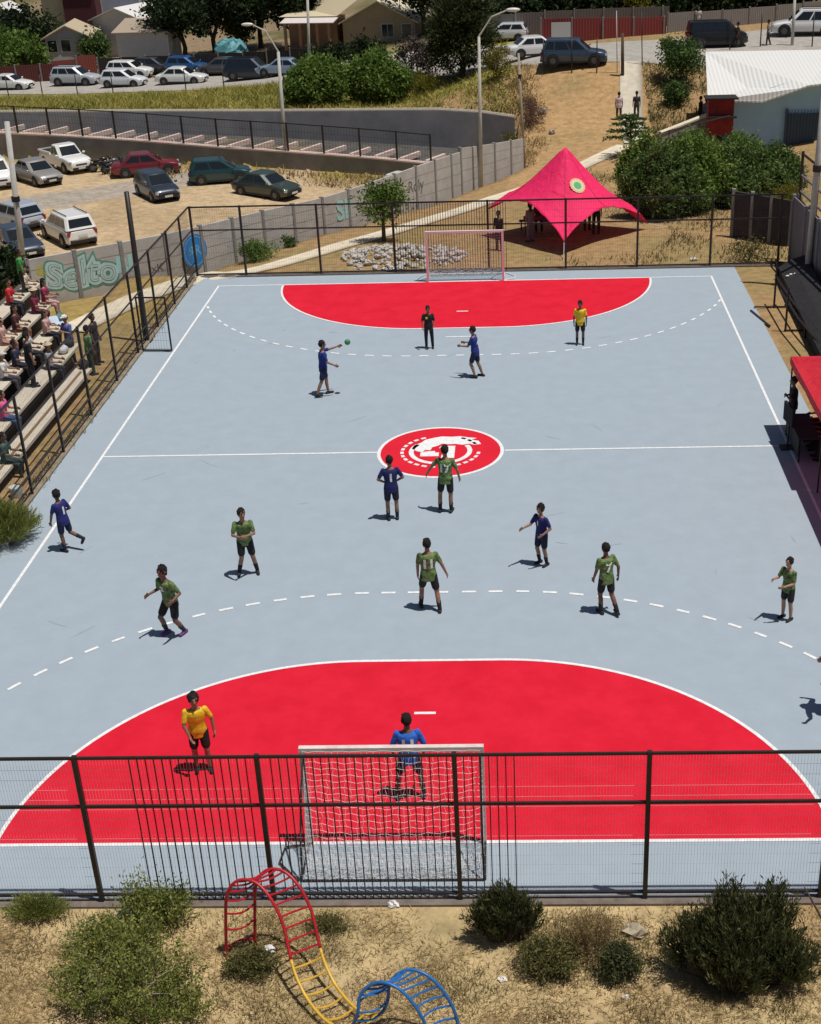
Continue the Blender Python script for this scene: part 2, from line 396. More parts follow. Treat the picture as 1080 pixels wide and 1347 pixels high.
mr = n.new('ShaderNodeMapRange'); mr.inputs[1].default_value = .3; mr.inputs[2].default_value = .7; mr.inputs[3].default_value = .62; mr.inputs[4].default_value = 1.3
l.new(nz.outputs['Fac'], mr.inputs[0])
mx = n.new('ShaderNodeVectorMath'); mx.operation = 'SCALE'; l.new(at.outputs['Color'], mx.inputs[0]); l.new(mr.outputs[0], mx.inputs['Scale']); l.new(mx.outputs[0], b.inputs['Base Color'])
bp = n.new('ShaderNodeBump'); bp.inputs['Strength'].default_value = 0.6; bp.inputs['Distance'].default_value = 0.08; l.new(nz.outputs['Fac'], bp.inputs['Height']); l.new(bp.outputs[0], b.inputs['Normal'])
ground = npmesh('ground', V, F, gm, smooth=True)
ca = ground.data.color_attributes.new('cover', 'FLOAT_COLOR', 'POINT'); ca.data.foreach_set('color', np.concatenate([col, np.ones((len(col), 1))], 1).astype(np.float32).ravel())
tag(ground, kind='structure')

# ------------------------------------------------------------------ strips draped on the ground (road, footpath)
def resample(pts, step):
    P = np.array(pts, float); d = np.r_[0, np.cumsum(np.hypot(*np.diff(P[:, :2], axis=0).T))]; t = np.arange(0, d[-1], step); t = np.r_[t, d[-1]]
    return np.stack([np.interp(t, d, P[:, i]) for i in range(P.shape[1])], 1)
def strip(name, pts, wd, m, lift=.03, across=2, step=.7, thick=0.0):
    P = resample(pts, step)[:, :2]; d = np.gradient(P, axis=0); d /= np.linalg.norm(d, axis=1)[:, None]; nn = np.stack([-d[:, 1], d[:, 0]], 1)
    s = np.linspace(-.5, .5, across+1)*wd
    X = P[:, None, 0]+nn[:, None, 0]*s[None]; Y = P[:, None, 1]+nn[:, None, 1]*s[None]
    Zs = tz(X, Y)+lift
    k, q = X.shape; V = np.stack([X, Y, Zs], -1).reshape(-1, 3); ii = np.arange(k*q).reshape(k, q)
    F = np.stack([ii[:-1, :-1], ii[:-1, 1:], ii[1:, 1:], ii[1:, :-1]], -1).reshape(-1, 4)
    if thick:
        lo = V.copy(); lo[:, 2] -= thick; b0 = len(V); V = np.concatenate([V, lo])
        e = [ii[:, 0][::-1], ii[:, -1]]
        ex = [np.stack([a[:-1], a[1:], a[1:]+b0, a[:-1]+b0], -1) for a in e]; F = np.concatenate([F]+ex)
    return tag(npmesh(name, V, F, m), kind='structure')
M_asph = mat('asphalt', (.37, .345, .31), .9, var=.18, scale=1.5)
M_path = mat('pale_concrete', (.68, .60, .46), .9, var=.15, scale=2.0, bump=.15)
ROAD = [(-75, 114), (-50, 110), (-37, 107), (-20, 102), (-8, 96), (0, 90.5), (6, 85.2), (14, 84.0), (24, 87.5), (45, 93)]
strip('road', ROAD, 9.0, M_asph, .04, 10, 1.0)
strip('footpath', PATH, 1.35, M_path, .06, 3, .6, .2)
strip('stair_path', [(9.55, 66.2), (9.6, 69), (9.75, 73), (10.0, 77), (10.2, 80)], 1.5, mat('worn_concrete', (.56, .50, .40), .9, var=.15, scale=2), .07, 3, .5, .2)

# ================================================================== COURT
M_court = mat('court_grey', (.338, .402, .462), .9, var=.045, scale=1.6, detail=12, spec=.2)
M_red = mat('court_red', (.60, .009, .026), .9, col2=(.71, .017, .043), scale=1.3, detail=9, spec=.15)
M_line = mat('line_white', (.62, .64, .66), .85, col2=(.90, .90, .90), scale=9, detail=8, spec=.2)
L_ = 34.74; W_ = 10.08
def flat(name, polys, z, m, kind='structure'):
    mb = MB()
    for p in polys: mb.poly([(a, b, z) for a, b in p])
    return tag(mb.build(name, m), kind=kind)
mb = MB().box2((-11.2, -1.4, -.16), (11.2, 36.0, 0.0)); tag(mb.build('court', M_court), kind='structure')
def d_shape(r, end, g=0.1, n=40, near_shift=0.0):
    """goal area outline: two quarter circles round the goal posts joined by a straight"""
    c = []
    for i in range(n+1):
        t = pi*.5*i/n; c.append((1.5+g+r*math.cos(t), r*math.sin(t)))
    for i in range(n+1):
        t = pi*.5+pi*.5*i/n; c.append((-1.5+g+r*math.cos(t), r*math.sin(t)))
    if end: c = [(a, L_-b) for a, b in c]
    return c
GA = [0.30, 0.10]
def ribbon(pts, wd):
    P = np.array(pts); d = np.gradient(P, axis=0); d /= np.linalg.norm(d, axis=1)[:, None]+1e-9; nn = np.stack([-d[:, 1], d[:, 0]], 1)*wd/2
    A = P+nn; B = P-nn
    return [[tuple(A[i]), tuple(B[i]), tuple(B[i+1]), tuple(A[i+1])] for i in range(len(P)-1)]
def clampx(pts): return [(min(max(a, -W_), W_), b) for a, b in pts]
for e in (0, 1):
    s = clampx(d_shape(6.0, e, GA[e])); flat('goal_area', [s if not e else s[::-1]], .004, M_red)
lines = []
for e in (0, 1):
    lines += ribbon(clampx(d_shape(6.0, e, GA[e])), .08)
    yy = 0 if not e else L_
    lines.append([(-W_, yy-.04), (W_, yy-.04), (W_, yy+.04), (-W_, yy+.04)])
    for d, hw in ((4, .22), (7, .5)):
        y0 = d if not e else L_-d
        if d == 7 and not e: continue
        lines.append([(GA[e]-hw, y0-.04), (GA[e]+hw, y0-.04), (GA[e]+hw, y0+.04), (GA[e]-hw, y0+.04)])
    # dashed nine metre line
    P = resample([q for q in d_shape(9.0, e, GA[e], 80)], .03); acc = 0; run = []; 
    per, on = .64, .35
    for i, q in enumerate(P):
        ph = (i*.03) % per
        ok = abs(q[0]) < W_-.05
        if ph < on and ok: run.append(tuple(q))
        else:
            if len(run) > 2: lines += ribbon(run, .085)
            run = []
sidel = [[(-W_-.04, -.04), (-W_+.04, -.04), (-W_+.04, L_+.04), (-W_-.04, L_+.04)], [(W_-.04, -.04), (W_+.04, -.04), (W_+.04, L_+.04), (W_-.04, L_+.04)],
         [(-W_+.04, L_/2-.04), (-1.83, L_/2-.04), (-1.83, L_/2+.04), (-W_+.04, L_/2+.04)], [(1.83, L_/2-.04), (W_-.04, L_/2-.04), (W_-.04, L_/2+.04), (1.83, L_/2+.04)]]
flat('court_lines', lines, .0085, M_line); flat('side_lines', sidel, .0072, M_line)
# centre circle with the club emblem
def circ(r, n=64, c=(0, 0), a0=0, a1=2*pi, sx=1): return [(c[0]+r*sx*math.cos(a0+(a1-a0)*i/n), c[1]+r*math.sin(a0+(a1-a0)*i/n)) for i in range(n+(0 if abs(a1-a0-2*pi) < 1e-6 else 1))]
CC = (-.06, L_/2)
flat('centre_circle_border', [circ(1.86, c=CC)], .004, M_line)
flat('centre_circle', [circ(1.76, c=CC)], .008, mat('emblem_red', (.66, .016, .035), .9, var=.08, scale=.8, spec=.15))
em = []
for i in range(28):                                        # dashed outer ring
    a = 2*pi*i/28
    if .35*pi < a < .62*pi or a < .12*pi: continue
    em += ribbon(circ(1.13, 4, CC, a, a+2*pi/28*.62), .10)
em += ribbon(circ(.86, 60, CC, .80*pi, 2.16*pi), .14)       # ring
# leaping beast over the ring
beast = [(-.70, .02), (-.86, .22), (-.80, .46), (-.60, .66), (-.50, .86), (-.22, 1.02), (.0, 1.10), (.28, 1.06), (.52, 1.10), (.78, 1.0), (1.04, .94), (.88, .82), (1.10, .72), (1.18, .48), (.98, .44), (.82, .52), (.62, .44), (.44, .52), (.20, .50), (.02, .56), (-.10, .40), (-.26, .30), (-.30, .08), (-.46, .10), (-.54, -.06)]
em.append([(CC[0]+a*1.0, CC[1]+b*1.0) for a, b in beast][::-1])
for pol in ([(-.58, -.36), (-.04, -.36), (-.04, -.10), (-.16, -.10), (-.16, .02), (-.32, .0), (-.46, -.02), (-.58, -.08)], [(.04, -.50), (.42, -.50), (.42, .38), (.0, .38), (-.06, .22), (.18, .22), (.18, -.28), (.04, -.28)]):
    em.append([(CC[0]+a, CC[1]+b) for a, b in pol])
flat('centre_emblem', em, .012, M_line)
# small marks and wear: scuffs
M_scuff = mat('scuff', (.30, .36, .43), .8, var=.1)
sc = []
for i in range(26):
    a, b_ = RNG.uniform(-9.5, 9.5), RNG.uniform(7, 29); t = RNG.uniform(0, pi); q = RNG.uniform(.1, .45); 
    if math.hypot(a, b_-L_/2) < 2.3: continue
    sc.append([(a+q*math.cos(t)+.03*math.sin(t), b_+q*math.sin(t)), (a-.03*math.sin(t), b_+.03*math.cos(t)), (a-q*math.cos(t), b_-q*math.sin(t)), (a+.03*math.sin(t), b_-.03*math.cos(t))])
flat('scuff_marks', sc, .004, M_scuff)

# ================================================================== FENCES
M_steel = mat('dark_steel', (.022, .016, .016), .5, var=.3, scale=6)
M_wire = mat('galvanised_wire', (.60, .61, .63), .6)
M_wired = mat('dark_wire', (.05, .045, .045), .5)
M_curb = mat('fence_kerb', (.17, .14, .12), .9, var=.3, scale=4)
def wires(a, b, z0, z1, sv, sh, th, skip=None):
    mb = MB(); a = np.array(a, float); b = np.array(b, float); L = np.linalg.norm(b-a); u = (b-a)/L
    k = int(L/sv)
    for i in range(1, k):
        q = a+u*i*sv
        if skip and skip(q): continue
        mb.bar((q[0], q[1], z0), (q[0], q[1], z1), th)
    for j in range(int((z1-z0)/sh)+1):
        z = z0+.02+j*sh; mb.bar((a[0], a[1], z), (b[0], b[1], z), th)
    return mb
def fence(name, label, a, b, posts, H, rails, wire=(.05, .20, .0030), m_wire=None, group=None, pw=.10, bars=None, z0=0.0):
    root = thing(name, label, 'fence', ((a[0]+b[0])/2, (a[1]+b[1])/2, z0), 0, group)
    A = np.array(a, float); B = np.array(b, float); u = (B-A)/np.linalg.norm(B-A); nrm = np.array([-u[1], u[0]])
    for p in posts:
        part('post', MB().box2((p[0]-pw/2, p[1]-pw/2, z0-.1), (p[0]+pw/2, p[1]+pw/2, z0+H)), M_steel, root)
    off = nrm*0.0
    for z, rh in rails:
        part('rail', MB().bar((a[0], a[1], z0+z), (b[0], b[1], z0+z), pw*.55, rh), M_steel, root)
    if wire: part('wire_mesh', wires(A+nrm*.04, B+nrm*.04, z0+.1, z0+H-.05, wire[0], wire[1], wire[2]), m_wire or M_wire, root)
    return root
# near fence
NPX = [(-137, 1180), (137, 1180), (362, 1182), (606, 1183), (848, 1183), (1078, 1178), (1310, 1178)]
posts = [(Z(q[0], 1181.5)[0], -1.47) for q in NPX]
nf = fence('court_fence', 'dark steel fence across the near end, barred behind the goal with the blue goalkeeper', (-11.2, -1.47), (11.2, -1.47), [p for p in posts if -11.3 < p[0] < 11.3], 3.02, [(2.98, .045), (2.02, .05), (.16, .04)], pw=.075)
x0 = Z(205, 1175)[0]; x1 = Z(680, 1178)[0]; nb = 46
for i in range(nb+1):
    xx = x0+(x1-x0)*i/nb
    if any(abs(xx-p[0]) < .08 for p in posts): continue
    part('bar', MB().box2((xx-.0085, -1.44, .05), (xx+.0085, -1.423, 2.97)), M_steel, nf)
tag(MB().box2((-11.3, -1.62, -.2), (11.3, -1.405, .035)).build('kerb', M_curb), kind='structure')
# far fence
fposts = [(Z(q, 361)[0], 36.12) for q in (263, 326, 423, 520, 643, 745, 840, 938, 1030)]
ff = fence('court_fence', 'dark steel mesh fence across the far end, in front of the red star tent', (fposts[0][0], 36.12), (13.2, 36.12), fposts, 2.98, [(2.94, .06), (1.98, .05), (.12, .05)], (.10, .30, .0038), M_wired, pw=.085)
for i in range(44):
    xx = fposts[3][0]+(4.6)*i/43+.05
    part('bar', MB().box2((xx-.011, 36.02, .05), (xx+.011, 36.042, 2.93)), M_steel, ff)
tag(MB().box2((-11.3, 36.005, -.2), (13.3, 36.25, .05)).build('kerb', M_curb), kind='structure')
# left fence with gate
lp = [Z(*q)[1] for q in ((48, 652), (89, 597), (126, 548), (157, 503), (187, 466), (213, 430), (237, 398))]
lf = fence('court_fence', 'dark steel mesh fence along the left side of the court in front of the bleachers', (-11.3, lp[0]-3.0), (-11.3, 36.1), [(-11.3, q) for q in lp[:5]]+[(-11.3, 29.4), (-11.3, 32.2), (-11.3, 34.4)], 2.98, [(2.94, .06), (.62, .04), (.30, .04), (1.95, .04)], (.10, .30, .004), M_wired, pw=.07)
gate = thing('gate_leaf', 'open dark steel gate leaf swung onto the left edge of the court', 'gate', (-11.2, 26.75, 0), R_(-4))
g = MB(); Wd, Hg = 1.05, 2.0
g.bar((0, 0, .05), (0, 0, Hg), .05); g.bar((Wd, 0, .05), (Wd, 0, Hg), .05); g.bar((-.02, 0, Hg), (Wd+.02, 0, Hg), .05); g.bar((-.02, 0, .06), (Wd+.02, 0, .06), .05)
g.build('gate_frame', M_steel, gate)
wires((0, 0), (Wd, 0), .1, Hg-.05, .1, .3, .005).build('wire_mesh', M_wired, gate)
tag(MB().box2((-11.42, 9, -.2), (-11.205, 36.0, .06)).build('kerb', mat('stone_kerb', (.26, .21, .15), .95, var=.3, scale=3)), kind='structure')
# tall dark floodlight pole by the gate
def pole(name, label, cat, base, top, r0, r1, m):
    mb = MB().tube([base, [base[i]*.5+top[i]*.5 for i in range(3)], top], [r0, (r0+r1)/2, r1], 10)
    root = thing(name, label, cat, base)
    part('shaft', mb, m, root, True); return root
b0 = Z(193, 449); tp = D(170, 253, b0[1]-.1)
pl = pole('steel_pole', 'tall dark steel pole beside the open gate on the left of the court', 'pole', b0, (tp[0]*.3+b0[0]*.7, b0[1], tp[2]), .11, .085, M_steel)
part('base_plate', MB().box2((b0[0]-.2, b0[1]-.2, 0.0), (b0[0]+.2, b0[1]+.2, .04)), M_steel, pl)

# ------------------------------------------------------------------ goals
M_white = mat('white_paint', (.78, .76, .74), .5, var=.12, scale=5)
M_wstain = mat('worn_white_paint', (.80, .74, .72), .55, col2=(.62, .50, .47), scale=4)
M_net = mat('net_cord', (.66, .66, .65), .8)
M_pink = mat('faded_pink_paint', (.82, .69, .70), .6, col2=(.78, .75, .74), scale=3)
def goal(label, gx0, gy0, dirn, mpost, netd, has_frame):
    root = thing('goal', label, 'goal', (gx0, gy0, 0), 0 if dirn < 0 else pi)
    for s in (-1, 1): MB().box2((s*1.54-.045, -.045, 0), (s*1.54+.045, .045, 2.0)).build('goal_post', mpost, root)
    MB().box2((-1.585, -.047, 2.0), (1.585, .047, 2.09)).build('crossbar', mpost, root)
    fr = MB()
    for s in (-1, 1):
        fr.tube([(s*1.52, -.05, 1.9), (s*1.53, -.35, 1.6), (s*1.54, -.8, .9), (s*1.56, -1.0, .05)], .02, 6)
        fr.tube([(s*1.56, -.05, .03), (s*1.58, -1.0, .03)], .02, 6)
        if s < 0: fr.tube([(s*1.56, -.05, .02), (s*1.98, -.15, .04), (s*2.02, -.55, .04), (s*1.62, -1.02, .04)], .022, 6)
    fr.tube([(-1.57, -1.0, .03), (1.57, -1.0, .03)], .02, 6)
    fr.build('net_frame', M_steel if has_frame else mpost, root)
    nt_ = MB(); nxn = 30
    def np_(u, v):                                       # u across -1..1, v 0 top .. 1 bottom
        v = min(max(v, 0.0), 1.0); u = min(max(u, -1.0), 1.0)
        sag = .10*math.sin(pi*v)*(1-abs(u)**3)
        return (u*1.52, -.06-.80*v**1.5-.12*v*(1-u*u)-sag*.6, 2.02*(1-v)+.02-.05*math.sin(pi*v)*(1-u*u))
    nv = 20
    for i in range(nxn+1):
        u = -1+2*i/nxn
        nt_.tube([np_(u+.012*math.sin(v_*9+i), v_/nv) for v_ in range(nv+1)], netd, 3, False)
    for j in range(nv+1):
        v = j/nv
        nt_.tube([np_(-1+2*i/nxn, v+.008*math.sin(i*1.7+j)) for i in range(nxn+1)], netd, 3, False)
    for s in (-1, 1):                                    # side panels
        for j in range(nv+1):
            v = j/nv; p = np_(s, v); nt_.tube([(s*1.52, -.04, p[2]), ((s*1.55), p[1]*.5, p[2]-.03), p], netd, 3, False)
        for k in range(1, 7):
            nt_.tube([(s*1.53, -.04+(np_(s, v/10)[1]+.04)*k/7, np_(s, v/10)[2]) for v in range(11)], netd, 3, False)
    # slack net gathered on the floor at the back
    for j in range(9):
        z = .03+.035*j; nt_.tube([(-1.5+3.0*i/40, -.95+.06*math.sin(i*.9+j*2)+.03*j, z+.03*math.sin(i*1.3+j)) for i in range(41)], netd*1.25, 3, False)
    for i in range(60):
        xx = -1.5+3.0*i/59; nt_.tube([(xx, -.98, .03), (xx+.04*math.sin(i), -.9, .2), (xx+.03, -.72, .36)], netd*1.2, 3, False)
    nt_.build('net', M_net, root)
    return root
ngx = (Z(408, 1108)[0]+Z(639, 1107)[0])/2
goal('white goal with slack white net and dark floor frame at the near end', ngx, 0.0, -1, M_wstain, .0036, True)
goal('pinkish white goal at the far end of the court in front of the mesh fence', .09, L_, 1, M_pink, .004, False)

# ================================================================== WALLS
M_conc = mat('concrete_panel', (.40, .385, .365), .9, col2=(.54, .525, .50), scale=1.3, bump=.1)
M_conc2 = mat('grey_concrete', (.30, .285, .275), .92, col2=(.19, .18, .18), scale=.9, bump=.12)
M_post = mat('panel_post', (.25, .24, .235), .9, var=.2)
gw = thing('graffiti_wall', 'long grey concrete panel wall with painted graffiti and a blue disc beside the footpath', 'wall', (-8, 45, -1))
WP = [(45, 403, 342, 33.9), (150, 386, 322, 36), (240, 368, 305, 38), (335, 338, 281, 42), (437, 307, 258, 46.3), (505, 287, 235, 50), (567, 269, 213, 54), (607, 257, 200, 57.5)]
WQ = [(607, 257, 195, 57.5), (650, 238, 189, 61), (690, 221, 182, 64.4)]
def wall_run(Q):
    P = []
    for px, yb, yt, d in Q:
        a = D(px, yb, d); b = D(px, yt, d); P.append((a[0], a[1], a[2], b[2]))
    return P
def panels(P, root, pitch=2.0, th=.10):
    P = resample(P, pitch)
    for (ax, ay, z0, t0), (bx, by, z1, t1) in zip(P[:-1], P[1:]):
        u = np.array([bx-ax, by-ay]); L = np.linalg.norm(u)
        if L < .3: continue
        u /= L; nn = np.array([-u[1], u[0]])*th/2
        zt0, zt1 = t0, t1; zb0, zb1 = z0-.8, z1-.8
        v = [(ax-nn[0], ay-nn[1], zb0), (bx-nn[0], by-nn[1], zb1), (bx+nn[0], by+nn[1], zb1), (ax+nn[0], ay+nn[1], zb0),
             (ax-nn[0], ay-nn[1], zt0), (bx-nn[0], by-nn[1], zt1), (bx+nn[0], by+nn[1], zt1), (ax+nn[0], ay+nn[1], zt0)]
        mb = MB().add(v, [(0, 3, 2, 1), (4, 5, 6, 7), (0, 1, 5, 4), (2, 3, 7, 6), (0, 4, 7, 3), (1, 2, 6, 5)])
        # two horizontal joints of the stacked planks
        part('panel', mb, M_conc, root)
        M = Matrix.Rotation(math.atan2(u[1], u[0]), 3, 'Z')
        part('post', MB().box((ax, ay, (z0-.8+t0+.06)/2), (.16, .17, t0-z0+.86), M=M), M_post, root)
        jb = MB()
        for f in (.27, .52, .77):
            jb.bar((ax+u[0]*.09-nn[0]*1.06, ay+u[1]*.09-nn[1]*1.06, z0+(t0-z0)*f), (bx-u[0]*.09-nn[0]*1.06, by-u[1]*.09-nn[1]*1.06, z1+(t1-z1)*f), .004, .014)
        part('joint', jb, M_post, root)
    return P
PW = wall_run(WP); PW2 = wall_run(WQ)
panels(PW, gw); panels(PW2, gw); panels([(-38.0, 28.2, -.6, 1.5), (PW[0][0]-.05, PW[0][1]-.02, PW[0][2], PW[0][3])], gw)
# upper and lower retaining walls of the car park
UP = [(-60, 150, 81.2), (0, 148, 81), (180, 147, 80.4), (350, 147, 79.5), (573, 145, 76.5), (640, 149, 75.5), (677, 155, 74.5)]
up = thing('retaining_wall', 'long dark grey concrete retaining wall below the weedy bank behind the car park', 'wall', (-15, 81, -2))
P = [tuple(D(a, b, d)) for a, b, d in UP]; P = [(p[0], p[1], -3.4, p[2]) for p in P]
P = resample(P, 3.0)
M_rw = mat('stained_concrete', (.30, .29, .30), .92, col2=(.46, .445, .44), scale=.55, bump=.1)
for (ax, ay, z0, t0), (bx, by, z1, t1) in zip(P[:-1], P[1:]):
    v = [(ax, ay, z0), (bx, by, z1), (bx, by+.35, z1), (ax, ay+.35, z0), (ax, ay, t0), (bx, by, t1), (bx, by+.35, t1), (ax, ay+.35, t0)]
    part('panel', MB().add(v, [(0, 3, 2, 1), (4, 5, 6, 7), (0, 1, 5, 4), (2, 3, 7, 6), (0, 4, 7, 3), (1, 2, 6, 5)]), M_rw, up)
P_ = [(a, b, t) for a, b, z, t in P]
part('coping', MB().tube([(a, b+.17, t+.04) for a, b, t in P_], .13, 6), mat('coping', (.45, .40, .32), .9, var=.2), up)
lw = thing('low_retaining_wall', 'low retaining wall with sunlit pinkish top beam and buttresses behind the car park', 'wall', (-17, 72, -3))
LWP = [(-60, 172), (0, 176), (82, 180), (178, 186), (300, 196), (373, 200.5), (497, 210), (567, 217)]
Lp = []
for a, b in LWP:
    P0, P1 = LWALL; r = ray(a, b); nrm2 = np.array([-(P1-P0)[1], (P1-P0)[0]]); t = ((P0-CAM[:2])@nrm2)/(r[:2]@nrm2); Lp.append(CAM+r*t)
M_beam = mat('sunlit_concrete', (.60, .43, .37), .9, col2=(.72, .58, .52), scale=.8)  # sunlight on the wall and buttress tops is put into this pinkish colour
for p, q in zip(Lp[:-1], Lp[1:]):
    u = (q-p)[:2]/np.linalg.norm((q-p)[:2]); nn = np.array([-u[1], u[0]])*.4
    v = [(p[0], p[1], -4), (q[0], q[1], -4.2), (q[0]+nn[0], q[1]+nn[1], -4.2), (p[0]+nn[0], p[1]+nn[1], -4), (p[0], p[1], p[2]), (q[0], q[1], q[2]), (q[0]+nn[0], q[1]+nn[1], q[2]), (p[0]+nn[0], p[1]+nn[1], p[2])]
    part('wall_face', MB().add(v, [(0, 3, 2, 1), (4, 5, 6, 7), (0, 1, 5, 4), (2, 3, 7, 6), (0, 4, 7, 3), (1, 2, 6, 5)]), M_conc2, lw)
    part('top_beam', MB().bar((p[0]+nn[0]*.5, p[1]+nn[1]*.5, p[2]+.05), (q[0]+nn[0]*.5, q[1]+nn[1]*.5, q[2]+.05), .5, .10), M_beam, lw)
LQ = resample([tuple(p) for p in Lp], 1.75)
for i, p in enumerate(LQ[2:-1]):
    part('buttress', MB().bar((p[0]+.1, p[1]+.4, p[2]+.02), (p[0]+1.25, p[1]+2.0, p[2]+.12), .22, .3), M_beam, lw)
# mesh fence on the low wall
lfence = thing('car_park_fence', 'dark wire mesh fence with tall posts standing on the low wall of the car park', 'fence', (-17, 72, -2))
FQ = resample([tuple(p) for p in Lp], 2.55)
for p in FQ: part('post', MB().box2((p[0]-.06, p[1]+.04, p[2]), (p[0]+.06, p[1]+.16, p[2]+1.95)), M_steel, lfence)
for p, q in zip(FQ[:-1], FQ[1:]):
    part('rail', MB().bar((p[0], p[1]+.1, p[2]+1.9), (q[0], q[1]+.1, q[2]+1.9), .06), M_steel, lfence)
wmb = MB()
for p, q in zip(FQ[:-1], FQ[1:]):
    for k in range(1, 12):
        t = k/12; a = p*(1-t)+q*t; wmb.bar((a[0], a[1]+.1, a[2]+.1), (a[0], a[1]+.1, a[2]+1.9), .012)
    for z in (.5, .95, 1.4): wmb.bar((p[0], p[1]+.1, p[2]+z), (q[0], q[1]+.1, q[2]+z), .012)
part('wire_mesh', wmb, M_wired, lfence)
# white tilted sign post and a small notice on the wall
pz = D(372, 0, 78)
# right concrete wall beside the court
rw = thing('side_wall', 'tall dark concrete panel wall on the right beyond the court, in its own shade', 'wall', (14, 34, 0))
M_rwall = mat('shaded_panel', (.15, .145, .16), .9, col2=(.22, .21, .22), scale=1.2)  # the court-side face's own shade is put into this dark colour
RW0 = np.array(D(1037, 355, 36.5)); RW1 = np.array([14.6, 14.0, 0])
ys = np.linspace(RW0[1], 12, 13)
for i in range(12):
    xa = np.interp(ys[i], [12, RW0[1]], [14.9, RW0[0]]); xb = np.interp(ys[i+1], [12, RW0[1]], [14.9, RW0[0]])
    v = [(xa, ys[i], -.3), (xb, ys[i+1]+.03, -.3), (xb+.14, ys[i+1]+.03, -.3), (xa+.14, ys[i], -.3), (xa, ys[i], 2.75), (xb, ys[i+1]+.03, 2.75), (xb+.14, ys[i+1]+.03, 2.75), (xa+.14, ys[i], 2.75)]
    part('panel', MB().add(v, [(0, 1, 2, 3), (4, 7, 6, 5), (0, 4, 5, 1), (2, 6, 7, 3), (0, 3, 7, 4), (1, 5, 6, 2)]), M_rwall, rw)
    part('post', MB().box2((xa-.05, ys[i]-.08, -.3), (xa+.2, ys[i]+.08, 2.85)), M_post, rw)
rf = thing('walkway_railing', 'dark metal railing with wire mesh above the concrete wall at the right edge', 'fence', (14.4, 30, 2.8))
for i in range(7):
    yy = RW0[1]+.3-i*2.6; xx = np.interp(yy, [12, RW0[1]], [15.2, RW0[0]+.3])
    part('post', MB().box2((xx-.05, yy-.05, 2.3), (xx+.05, yy+.05, 4.5)), M_steel, rf)
for z in (4.4, 3.55, 2.9):
    part('rail', MB().bar((RW0[0]+.3, RW0[1]+.3, z), (15.2, 12, z), .07), M_steel if z > 4 else mat('grey_rail', (.25, .25, .26), .5, metal=.5), rf)
wmb = MB()
for i in range(90):
    yy = RW0[1]+.3-i*.2; xx = np.interp(yy, [12, RW0[1]], [15.2, RW0[0]+.3]); wmb.bar((xx, yy, 2.8), (xx, yy, 4.4), .008)
part('wire_mesh', wmb, M_wired, rf)
# corner panel wall behind the far fence, shade put into its dark colour
cw = thing('corner_wall', 'short dark panel wall between the shrub grove and the far right corner of the court', 'wall', (12, 42, 0))
a = D(962, 318, 41); b = D(1036, 330, 39)
for i in range(3):
    p = a+(b-a)*i/3; q = a+(b-a)*(i+1)/3
    part('panel', MB().bar((p[0], p[1], .9), (q[0], q[1], .9), .1, 2.2), mat('shaded_corner_panel', (.045, .042, .046), .9, var=.3, scale=2), cw)
    part('post', MB().box2((p[0]-.08, p[1]-.1, -.3), (p[0]+.08, p[1]+.1, 2.1)), M_post, cw)
# ================================================================== GRAFFITI (painted on the panel wall)
def wall_frame(i, P):
    """local frame of the wall run at fractional pixel column: returns function (s,t)->world just proud of the panel"""
    return None
def on_wall(px, P):
    """point on the wall base line under pixel column px, unit direction, top height"""
    best = None
    Q = resample(P, .1)
    pp = [pr((q[0], q[1], (q[2]+q[3])/2))[0] for q in Q]
    k = int(np.argmin(np.abs(np.array(pp)-px))); k = min(max(k, 1), len(Q)-2)
    u = (Q[k+1]-Q[k-1])[:2]; u /= np.linalg.norm(u); return Q[k], u
def paint(name, V, F, px, P, zc, m, lift=.012, sx=1.0, sz=1.0):
    """flat artwork V (x,z pairs in metres) laid on the wall, following its bends"""
    Q = resample(P, .05); d = np.r_[0, np.cumsum(np.hypot(*np.diff(Q[:, :2], axis=0).T))]
    pp = np.array([pr((q[0], q[1], (q[2]+q[3])/2))[0] for q in Q]); k = int(np.argmin(np.abs(pp-px))); s0 = d[k]; z0 = (Q[k][2]*(1-zc)+Q[k][3]*zc)
    W = []
    for v in V:
        s = s0+v[0]*sx; xx = np.interp(s, d, Q[:, 0]); yy = np.interp(s, d, Q[:, 1]); zz = z0+v[1]*sz+np.interp(s, d, Q[:, 2])-Q[k][2]
        j = min(np.searchsorted(d, s), len(d)-2); u = Q[min(j+1, len(Q)-1)][:2]-Q[max(j-1, 0)][:2]; u /= np.linalg.norm(u)
        W.append((xx+u[1]*(.05+lift), yy-u[0]*(.05+lift), zz))
    mb = MB().add(W, F); return part(name, mb, m, gw)
M_gl = mat('graffiti_pale_blue', (.50, .66, .68), .8, var=.12, scale=3); M_gg = mat('graffiti_green', (.10, .33, .25), .8, var=.15, scale=3)
M_gy = mat('graffiti_yellow', (.50, .47, .12), .8); M_gb = mat('graffiti_blue', (.03, .22, .58), .8, var=.12, scale=3); M_gb2 = mat('graffiti_light_blue', (.14, .40, .70), .8)
M_gd = mat('graffiti_dark', (.13, .13, .15), .8); M_gt = mat('graffiti_teal', (.36, .66, .68), .8)
for body, off, m, lift in (('SeIto', .19, M_gg, .006), ('SeIto', .115, M_gl, .010), ('SeIto', -.004, M_gg, .014), ('SeIto', -.026, M_gl, .018)):
    Vt, Ft = text_mesh(body, 1.5, off); Vt = [(v[0]*.97+.05*math.sin(v[1]*5), v[1]*(1+.10*math.sin(v[0]*2.3+1))+.07*math.sin(v[0]*3.1), 0) for v in Vt]; paint('graffiti', Vt, Ft, 108, PW, .52, m, lift)
